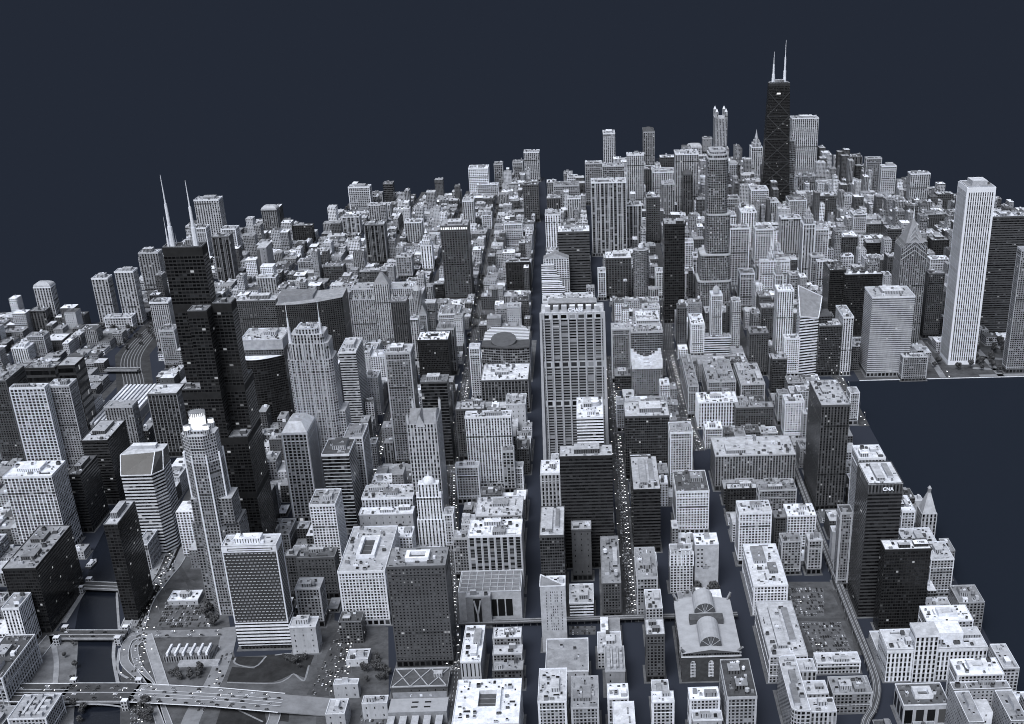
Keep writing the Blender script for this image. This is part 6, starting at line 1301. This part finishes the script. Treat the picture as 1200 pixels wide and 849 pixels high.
# elevated railway: east-west and the curve
def viaduct(pts, z, lab, hw=5):
    S_ = pts; root = empty('elevated_railway', (S_[0][0], S_[0][1], 0), lab, 'elevated railway'); o = S_[0]
    L_ = [(p[0]-o[0], p[1]-o[1], z) for p in S_]; m = ribbon('x', L_, hw, z, plain('D'), 1.6, build=False); m.build('deck', root)
    for k, off in enumerate((-3.4, -1.8, 1.8, 3.4)):
        Q = []
        for i, p in enumerate(L_):
            q0, q1 = L_[max(i-1, 0)], L_[min(i+1, len(L_)-1)]; dx, dy = q1[0]-q0[0], q1[1]-q0[1]; l = math.hypot(dx, dy) or 1; Q.append((p[0]-dy/l*off, p[1]+dx/l*off, z+.35))
        m = ribbon('x', Q, .22, z+.35, plain('L'), .3, build=False); m.build('rail', root)
    tot = 0
    for i in range(len(L_)-1):
        (xa, ya, _), (xb, yb, _) = L_[i], L_[i+1]; n = max(1, int(math.hypot(xb-xa, yb-ya)/16))
        for k in range(n):
            if tot >= 48: break
            tot += 1; t = k/n; x, y = xa+(xb-xa)*t, ya+(yb-ya)*t; m = MB(); m.box(x-hw+.2, x-hw+1, y-.4, y+.4, 0, z-1.6, plain('M')); m.box(x+hw-1, x+hw-.2, y-.4, y+.4, 0, z-1.6, plain('M')); m.build('trestle', root)
viaduct([(at(540, 728)[0], -531), (at(760, 730)[0], -529), (at(865, 730)[0], -529)], 8, 'straight elevated railway deck crossing the dark canal streets north of the library')
viaduct(smooth([(144, 60), (143, -200), (143, -500), (144, -640), (141, -700), (128, -742), (112, -775), (104, -830)], 5), 8, 'elevated railway running along the lakeside street and curving at the bottom')
# rail tracks and cutting upper left
for i in range(7):
    o = -21+i*7; S_ = smooth([(-975+o*.9, 60, .1), (-1035+o*.9, 370, .1), (-1110+o*.9, 600, .1), (-1120+o*.7, 860, .1)], 8); ribbon('railway_track', S_, .8, .1, plain(.22))
sheet('railway_cutting', [(-1005, 60), (-940, 60), (-1000, 380), (-1075, 600), (-1090, 860), (-1155, 860), (-1145, 600), (-1070, 380)], .03, plain(.045, .9, .4, .05))
bx = at(128, 433); bridge((126, 433), (160, 433), 8, 8, 'flat road overpass with pale rails crossing the railway tracks', False, False)
# parking lots
lotm = plain(.12, .9, .35, .06)
LOTS = [[at(184, 735), at(248, 735), at(236, 702), at(196, 702)], [at(928, 722), at(966, 722), at(965, 690), at(925, 690)], [at(955, 766), at(1000, 766), at(985, 730), at(935, 728)], [at(420, 860), at(452, 860), at(452, 828), at(424, 828)], [at(1062, 850), at(1112, 850), at(1105, 838), at(1058, 838)], [at(667, 744), at(698, 744), at(698, 734), at(667, 734)]]
for q in LOTS: sheet('parking_lot', q, .05, lotm)
# lakefront gardens by the tall white skyscraper
sheet('garden_ground', [(330, 338), (1250, 338), (1240, 575), (330, 575)], .03, plain(.07, .9, .6, .03))
for pts in ([(560, 395), (700, 360), (900, 350), (1240, 345)], [(560, 350), (1240, 352)], [(640, 560), (665, 450), (700, 360), (720, 345)], [(560, 480), (640, 440), (800, 420), (1235, 420)], [(600, 575), (600, 345)], [(500, 575), (490, 345)], [(760, 575), (830, 430), (840, 345)]):
    ribbon('garden_road', smooth([(p[0], p[1], .1) for p in pts]), 6, .1, roadlight)
struct(ribbon('x', [(330, 338.5, 1), (1250, 338.5, 1)], 1.0, 1, plain('W'), .8, build=False).build('sea_wall'))
# dark block pads, side streets and pedestrians' plazas round the lots
for q in ([(372, 725), (455, 735), (456, 870), (370, 870)], [(905, 682), (985, 682), (1012, 768), (948, 770)], [(196, 660), (240, 690), (258, 740), (190, 740), (184, 700)]):
    sheet('plaza', [at(*p) for p in q], .035, plain(.085, .9, .5, .05))
sheet('plaza', [at(500, 730), at(535, 730), at(530, 870), at(524, 870)][:0] or [at(345, 700), at(392, 700), at(392, 735), at(372, 768), at(350, 768)], .033, plain(.07, .9, .5, .05))
for pts, hw in (([(925, 726), (990, 726)], 4), ([(978, 690), (1003, 745), (1006, 764)], 5), ([(918, 684), (930, 726)], 3), ([(188, 700), (250, 702)], 2.5), ([(205, 655), (250, 735)], 3)): ribbon('street', [P(*p, .045) for p in pts], hw, .045, road)
# ---------------------------------------------------------------- vehicles
def car_meshes():
    out = []
    hl, t_, b_ = nodes('headlight'); b_.inputs['Emission Color'].default_value = (.95, .97, 1, 1); b_.inputs['Emission Strength'].default_value = 6.0
    for tone in (.7, .3, .10, .03):
        m = MB(); p = plain(tone, .35, .05); g = flat('V', 'car_glass', .2)
        m.box(-.95, .95, -2.3, 2.3, .35, .95, p, bottom=True); m.prism(rect(-.9, .9, -1.6, 1.2), .95, 1.5, g, p, tp=rect(-.75, .75, -1.1, .7))
        for x in (-.95, .75):
            for y in (-1.5, 1.5): m.tube(x+.1, y, 0, .66, .33, .33, g, 6)
        body = m.build('car_body'); me = body.data; bpy.data.objects.remove(body)
        m = MB(); m.box(-.85, -.25, -2.42, -2.305, .5, .9, hl, bottom=True); m.box(.25, .85, -2.42, -2.305, .5, .9, hl, bottom=True); m.box(-.7, .7, -3.6, -3.5, .02, .04, hl) if False else None
        h = m.build('headlights'); hm = h.data; bpy.data.objects.remove(h); out.append((me, hm, tone))
    return out
CM = car_meshes(); CN = {.7: 'white', .3: 'silver', .10: 'grey', .03: 'black'}
spots = []                       # x, y, z, heading, moving
r4 = random.Random(5)
def lane(pts, off, step, z=.1, lit=.9, flip=None):
    for (p, q) in zip(pts, pts[1:]):
        dx, dy = q[0]-p[0], q[1]-p[1]; l = math.hypot(dx, dy); s_ = r4.uniform(0, step)
        while s_ < l:
            x = p[0]+dx/l*s_-dy/l*off; y = p[1]+dy/l*s_+dx/l*off; zz = (p[2]+(q[2]-p[2])*s_/l if len(p) > 2 else 0)+z; hd = math.atan2(dy, dx)
            spots.append((x, y, zz, hd+(pi/2 if off > 0 else -pi/2), r4.random() < lit)); s_ += step*r4.uniform(.7, 1.9)
for k, (pts, hw, den) in AV.items():
    if den < .3: continue
    q = [p for p in pts]
    for off in (-5.4, -1.9, 1.9, 5.4): lane(q, off, 11/den*(1 if den >= .8 else 2.2))
for pts, offs in (([P(-20, 812, 8), P(78, 812, 8), P(155, 812, 8), P(250, 817, 8), P(330, 824, 7)], (-15, -11, -4, 4, 8, 13)), ([P(72, 744, 6), P(143, 744, 6), P(290, 741, .4)], (-5, 5)), ([P(420, 700, .3), P(404, 745, .3), P(385, 790, .3), P(372, 815, .3)], (-10, -7, -3.5, 0, 3.5, 7, 10)),
                  ([P(160, 740, .6), P(172, 705, .6), P(190, 680, .6), P(206, 660, .6), P(215, 640, .6)], (-6, -2, 2, 6)), ([P(270, 735, .4), P(262, 770, .4), P(250, 800, .4), P(228, 835, .4)], (-8, -2, 3, 8)), ([P(495, 700, 0), P(492, 760, 0), P(488, 790, 0)], (-3, 3))):
    for o in offs: lane(pts, o, 17, lit=.28 if pts[0][0] < -600 else .7)
lot_sp = []
for q in LOTS:
    xs = [p[0] for p in q]; ys = [p[1] for p in q]; y = min(ys)+3; row = 0
    while y < max(ys)-3:
        x = min(xs)+2
        while x < max(xs)-2:
            if inpoly(x, y, q) and r4.random() < .62: spots.append((x, y, .08, 0 if row % 2 else pi, r4.random() < .03))
            x += 2.9
        y += 6.2 if row % 2 == 0 else 9; row += 1
        if row > 40: break
def seen(s):
    u, v = px(s[:3])
    if not (0 < u < 1200 and 0 < v < 849): return False
    x, y = s[0], s[1]
    if not clear(x-1, x+1, y-2, y+2, 0): return False
    for (vl, vr, yf, yb, Y) in VIS:
        if Y < y and vl < u < vr and yf < v < yb: return False
    return True
spots = [s for s in spots if seen(s)]
spots.sort(key=lambda s: (Vector(s[:3])-Vector((CX, CY, CZ))).length)
stf = MB()
def place(where, u, v):
    return where
cnt = 0; LAB = {}
for i, (x, y, z, hd, lit) in enumerate(spots):
    me, hm, tone = CM[r4.choice((0, 1, 1, 2, 2, 2, 3, 3))]; u, v = px((x, y, z))
    if i < 290:
        o = bpy.data.objects.new('car', me); COL.objects.link(o); o.location = (x, y, z); o.rotation_euler = (0, 0, hd)
        zone = 'on the wide motorway' if z > 5 else 'in the parking lot' if z < .09 else 'on the riverside drive' if u < 230 else 'on the street beside the curved lawn' if u < 300 else 'in the crowded street right of the lawn' if u < 440 else 'on the street left of the dark canal street' if u < 560 else 'on the long straight avenue' if u < 790 else 'near the lakeside street'
        sh = 'small %s car %s%s' % (CN[tone], 'with bright headlights driving ' if lit and z != .08 else 'standing ', zone)
        tag(o, sh, 'car', sh.replace('small ', '').replace(' car', ' cars'))
        if lit: h = bpy.data.objects.new('headlight', hm); COL.objects.link(h); h.parent = o
    elif i < 1500:
        M_ = Matrix.Translation((x, y, z)) @ Matrix.Rotation(hd, 4, 'Z')
        for mesh in (me, hm) if lit else (me,):
            for pl in mesh.polygons: stf.face([M_ @ mesh.vertices[k].co for k in pl.vertices], mesh.materials[pl.material_index])
tag(stf.build('distant_traffic'), 'dense distant traffic with bright headlights filling the far avenues', 'traffic', kind='stuff')
# street lamps: small glowing heads along the busiest avenues
lm, t_, b_ = nodes('lamp_glow'); b_.inputs['Emission Color'].default_value = (.95, .97, 1, 1); b_.inputs['Emission Strength'].default_value = 4
def lamp_mesh():
    m = MB(); g = plain('M'); m.bar((0, 0, 0), (0, 0, 9), .25, g); m.bar((0, 0, 9), (2.2, 0, 9.4), .2, g); a = m.build('p'); pm = a.data; bpy.data.objects.remove(a)
    m = MB(); m.box(1.6, 2.8, -.4, .4, 9.0, 9.35, lm, bottom=True); a = m.build('h'); hm = a.data; bpy.data.objects.remove(a); return pm, hm
pm, hm = lamp_mesh(); nl = 0
for k, nm_ in (('dear', 'the long straight avenue'), ('A', 'the avenue left of the dark canal street'), ('B', 'the crowded street right of the woven tower'), ('drive', 'the riverside drive'), ('state', 'the avenue leading to the round tower'), ('mich', 'the lakefront avenue')):
    pts, hw, den = AV[k]; y = -680
    while y < 1100 and nl < 240:
        x = line(pts, y)
        if x is not None:
            for s_ in (-1, 1):
                X = x+s_*(hw+1)
                if seen((X, y, 9)):
                    root = empty('street_lamp', (X, y, 0), 'slim street lamp with glowing head along %s' % nm_, 'street lamp', 'street lamps along %s' % nm_); root.rotation_euler = (0, 0, 0 if s_ < 0 else pi); nl += 1
                    for a_, n_ in ((pm, 'pole'), (hm, 'lamp_head')): o = bpy.data.objects.new(n_, a_); COL.objects.link(o); o.parent = root
        y += 52
# ---------------------------------------------------------------- trees
r5 = random.Random(3)
def leafmat(v):
    m, t, b = nodes('foliage'); oi = t.nodes.new('ShaderNodeObjectInfo'); g = t.nodes.new('ShaderNodeNewGeometry'); r = t.nodes.new('ShaderNodeMapRange'); r.inputs[3].default_value = v*.55; r.inputs[4].default_value = v*1.7
    t.links.new(g.outputs['Random Per Island'], r.inputs[0]); x = t.nodes.new('ShaderNodeVectorMath'); x.operation = 'SCALE'; x.inputs[0].default_value = tint(1)[:3]; t.links.new(r.outputs[0], x.inputs[3]); t.links.new(x.outputs[0], b.inputs['Base Color']); b.inputs['Roughness'].default_value = .8; return m
LM = leafmat(.06)
def tree_meshes(seed):
    r = random.Random(seed); m = MB(); bark = plain('D'); m.tube(0, 0, 0, 3.4, .35, .22, bark, 6)
    for i in range(5): a = 2*pi*i/5+r.random(); m.bar((0, 0, 2.6), (1.9*cos(a), 1.9*sin(a), 4.6+r.random()), .16, bark)
    t = m.build('t'); tm = t.data; bpy.data.objects.remove(t); m = MB(); cl = [(r.uniform(-2, 2), r.uniform(-2, 2), r.uniform(4, 7.4), r.uniform(1.0, 1.9)) for _ in range(11)]
    for (cx, cy, cz, R) in cl:
        for _ in range(42):
            d = Vector((r.gauss(0, 1), r.gauss(0, 1), r.gauss(0, 1))).normalized()*R*r.uniform(.6, 1.05); c = Vector((cx, cy, cz))+d; u = Vector((r.gauss(0, 1), r.gauss(0, 1), r.gauss(0, 1))).normalized(); w = u.cross(d).normalized()*.42; u = u*.42
            m.face([c-u-w, c+u-w, c+u+w, c-u+w], LM)
    t = m.build('t'); cm = t.data; bpy.data.objects.remove(t); return tm, cm
TM = [tree_meshes(i) for i in range(4)]
def tree(x, y, s, lab, grp):
    tm, cm = r5.choice(TM); root = empty('broadleaf_tree', (x, y, 0), lab, 'tree', grp); root.scale = (s, s, s*r5.uniform(.85, 1.2)); root.rotation_euler = (0, 0, r5.uniform(0, 6))
    for me, n in ((tm, 'trunk'), (cm, 'crown')): o = bpy.data.objects.new(n, me); COL.objects.link(o); o.parent = root
for (poly, n, where, s) in (([(258, 690), (272, 715), (268, 735), (245, 735), (238, 715)], 14, 'beside the woven black tower', 1.6), ([(190, 788), (236, 786), (238, 797), (188, 798)], 12, 'below the ribbed transformer hall', 1.2), ([(418, 775), (455, 775), (456, 800), (430, 803)], 14, 'at the foot of the broad dark tower', 1.2),
                          ([(72, 742), (90, 742), (90, 800), (80, 800)], 7, 'on the west river bank', 1.1), ([(84, 822), (98, 822), (100, 848), (90, 849)], 6, 'below the motorway bridge', 1.2), ([(160, 822), (180, 822), (185, 849), (165, 849)], 9, 'right of the motorway bridge by the river', 1.4),
                          ([(1095, 428), (1160, 440), (1200, 436), (1200, 400), (1150, 405)], 46, 'in the lakefront gardens', 1.7), ([(1060, 436), (1095, 440), (1095, 425), (1085, 420)], 10, 'beside the small grey lakefront block', 1.4), ([(808, 692), (842, 692), (842, 698), (806, 699)], 8, 'behind the arched window library', 1.5), ([(860, 690), (868, 700), (925, 700), (925, 696)], 0, '', 1),
                          ([(120, 388), (160, 392), (165, 375), (150, 372)], 9, 'near the twin ribbed towers', 1.6), ([(1060, 790), (1078, 790), (1078, 796), (1058, 796)], 5, 'in front of the white arcaded block', 1.0), ([(318, 765), (365, 770), (358, 785), (340, 782)], 8, 'on the curved lawn', 1.2)):
    q = [at(*p) for p in poly]; xs = [p[0] for p in q]; ys = [p[1] for p in q]; k = 0; tries = 0
    while k < n and tries < 900:
        tries += 1; x, y = r5.uniform(min(xs), max(xs)), r5.uniform(min(ys), max(ys))
        if inpoly(x, y, q) and clear(x-2, x+2, y-2, y+2, 0): tree(x, y, s*r5.uniform(.7, 1.2), 'dark leafy tree standing %s' % where, 'trees %s' % where); k += 1
fm = MB(); n = 0                                  # far tree cover between the low houses
while n < 900:
    x, y = r5.uniform(-1450, -420), r5.uniform(620, 2000)
    if not inpoly(x, y, CITY) or not clear(x-4, x+4, y-4, y+4, 0): continue
    n += 1
    for _ in range(5):
        c = Vector((x+r5.uniform(-3, 3), y+r5.uniform(-3, 3), r5.uniform(4, 9)))
        for _ in range(7):
            a = Vector((r5.gauss(0, 1), r5.gauss(0, 1), r5.gauss(0, 1))).normalized(); b_ = a.orthogonal().normalized()*1.6; a = a.cross(b_).normalized()*1.6; cc = c+Vector((r5.gauss(0, 1.4), r5.gauss(0, 1.4), r5.gauss(0, 1.2))); fm.face([cc-a-b_, cc+a-b_, cc+a+b_, cc-a+b_], LM)
tag(fm.build('tree_cover'), 'scattered dark tree cover between the far low houses on the left', 'trees', kind='stuff')
print('LOTS', len(lots), 'fill', len(fill), 'indiv', len(indiv), 'cars', len(spots), 'lamps', nl, 'objects', len(bpy.data.objects))
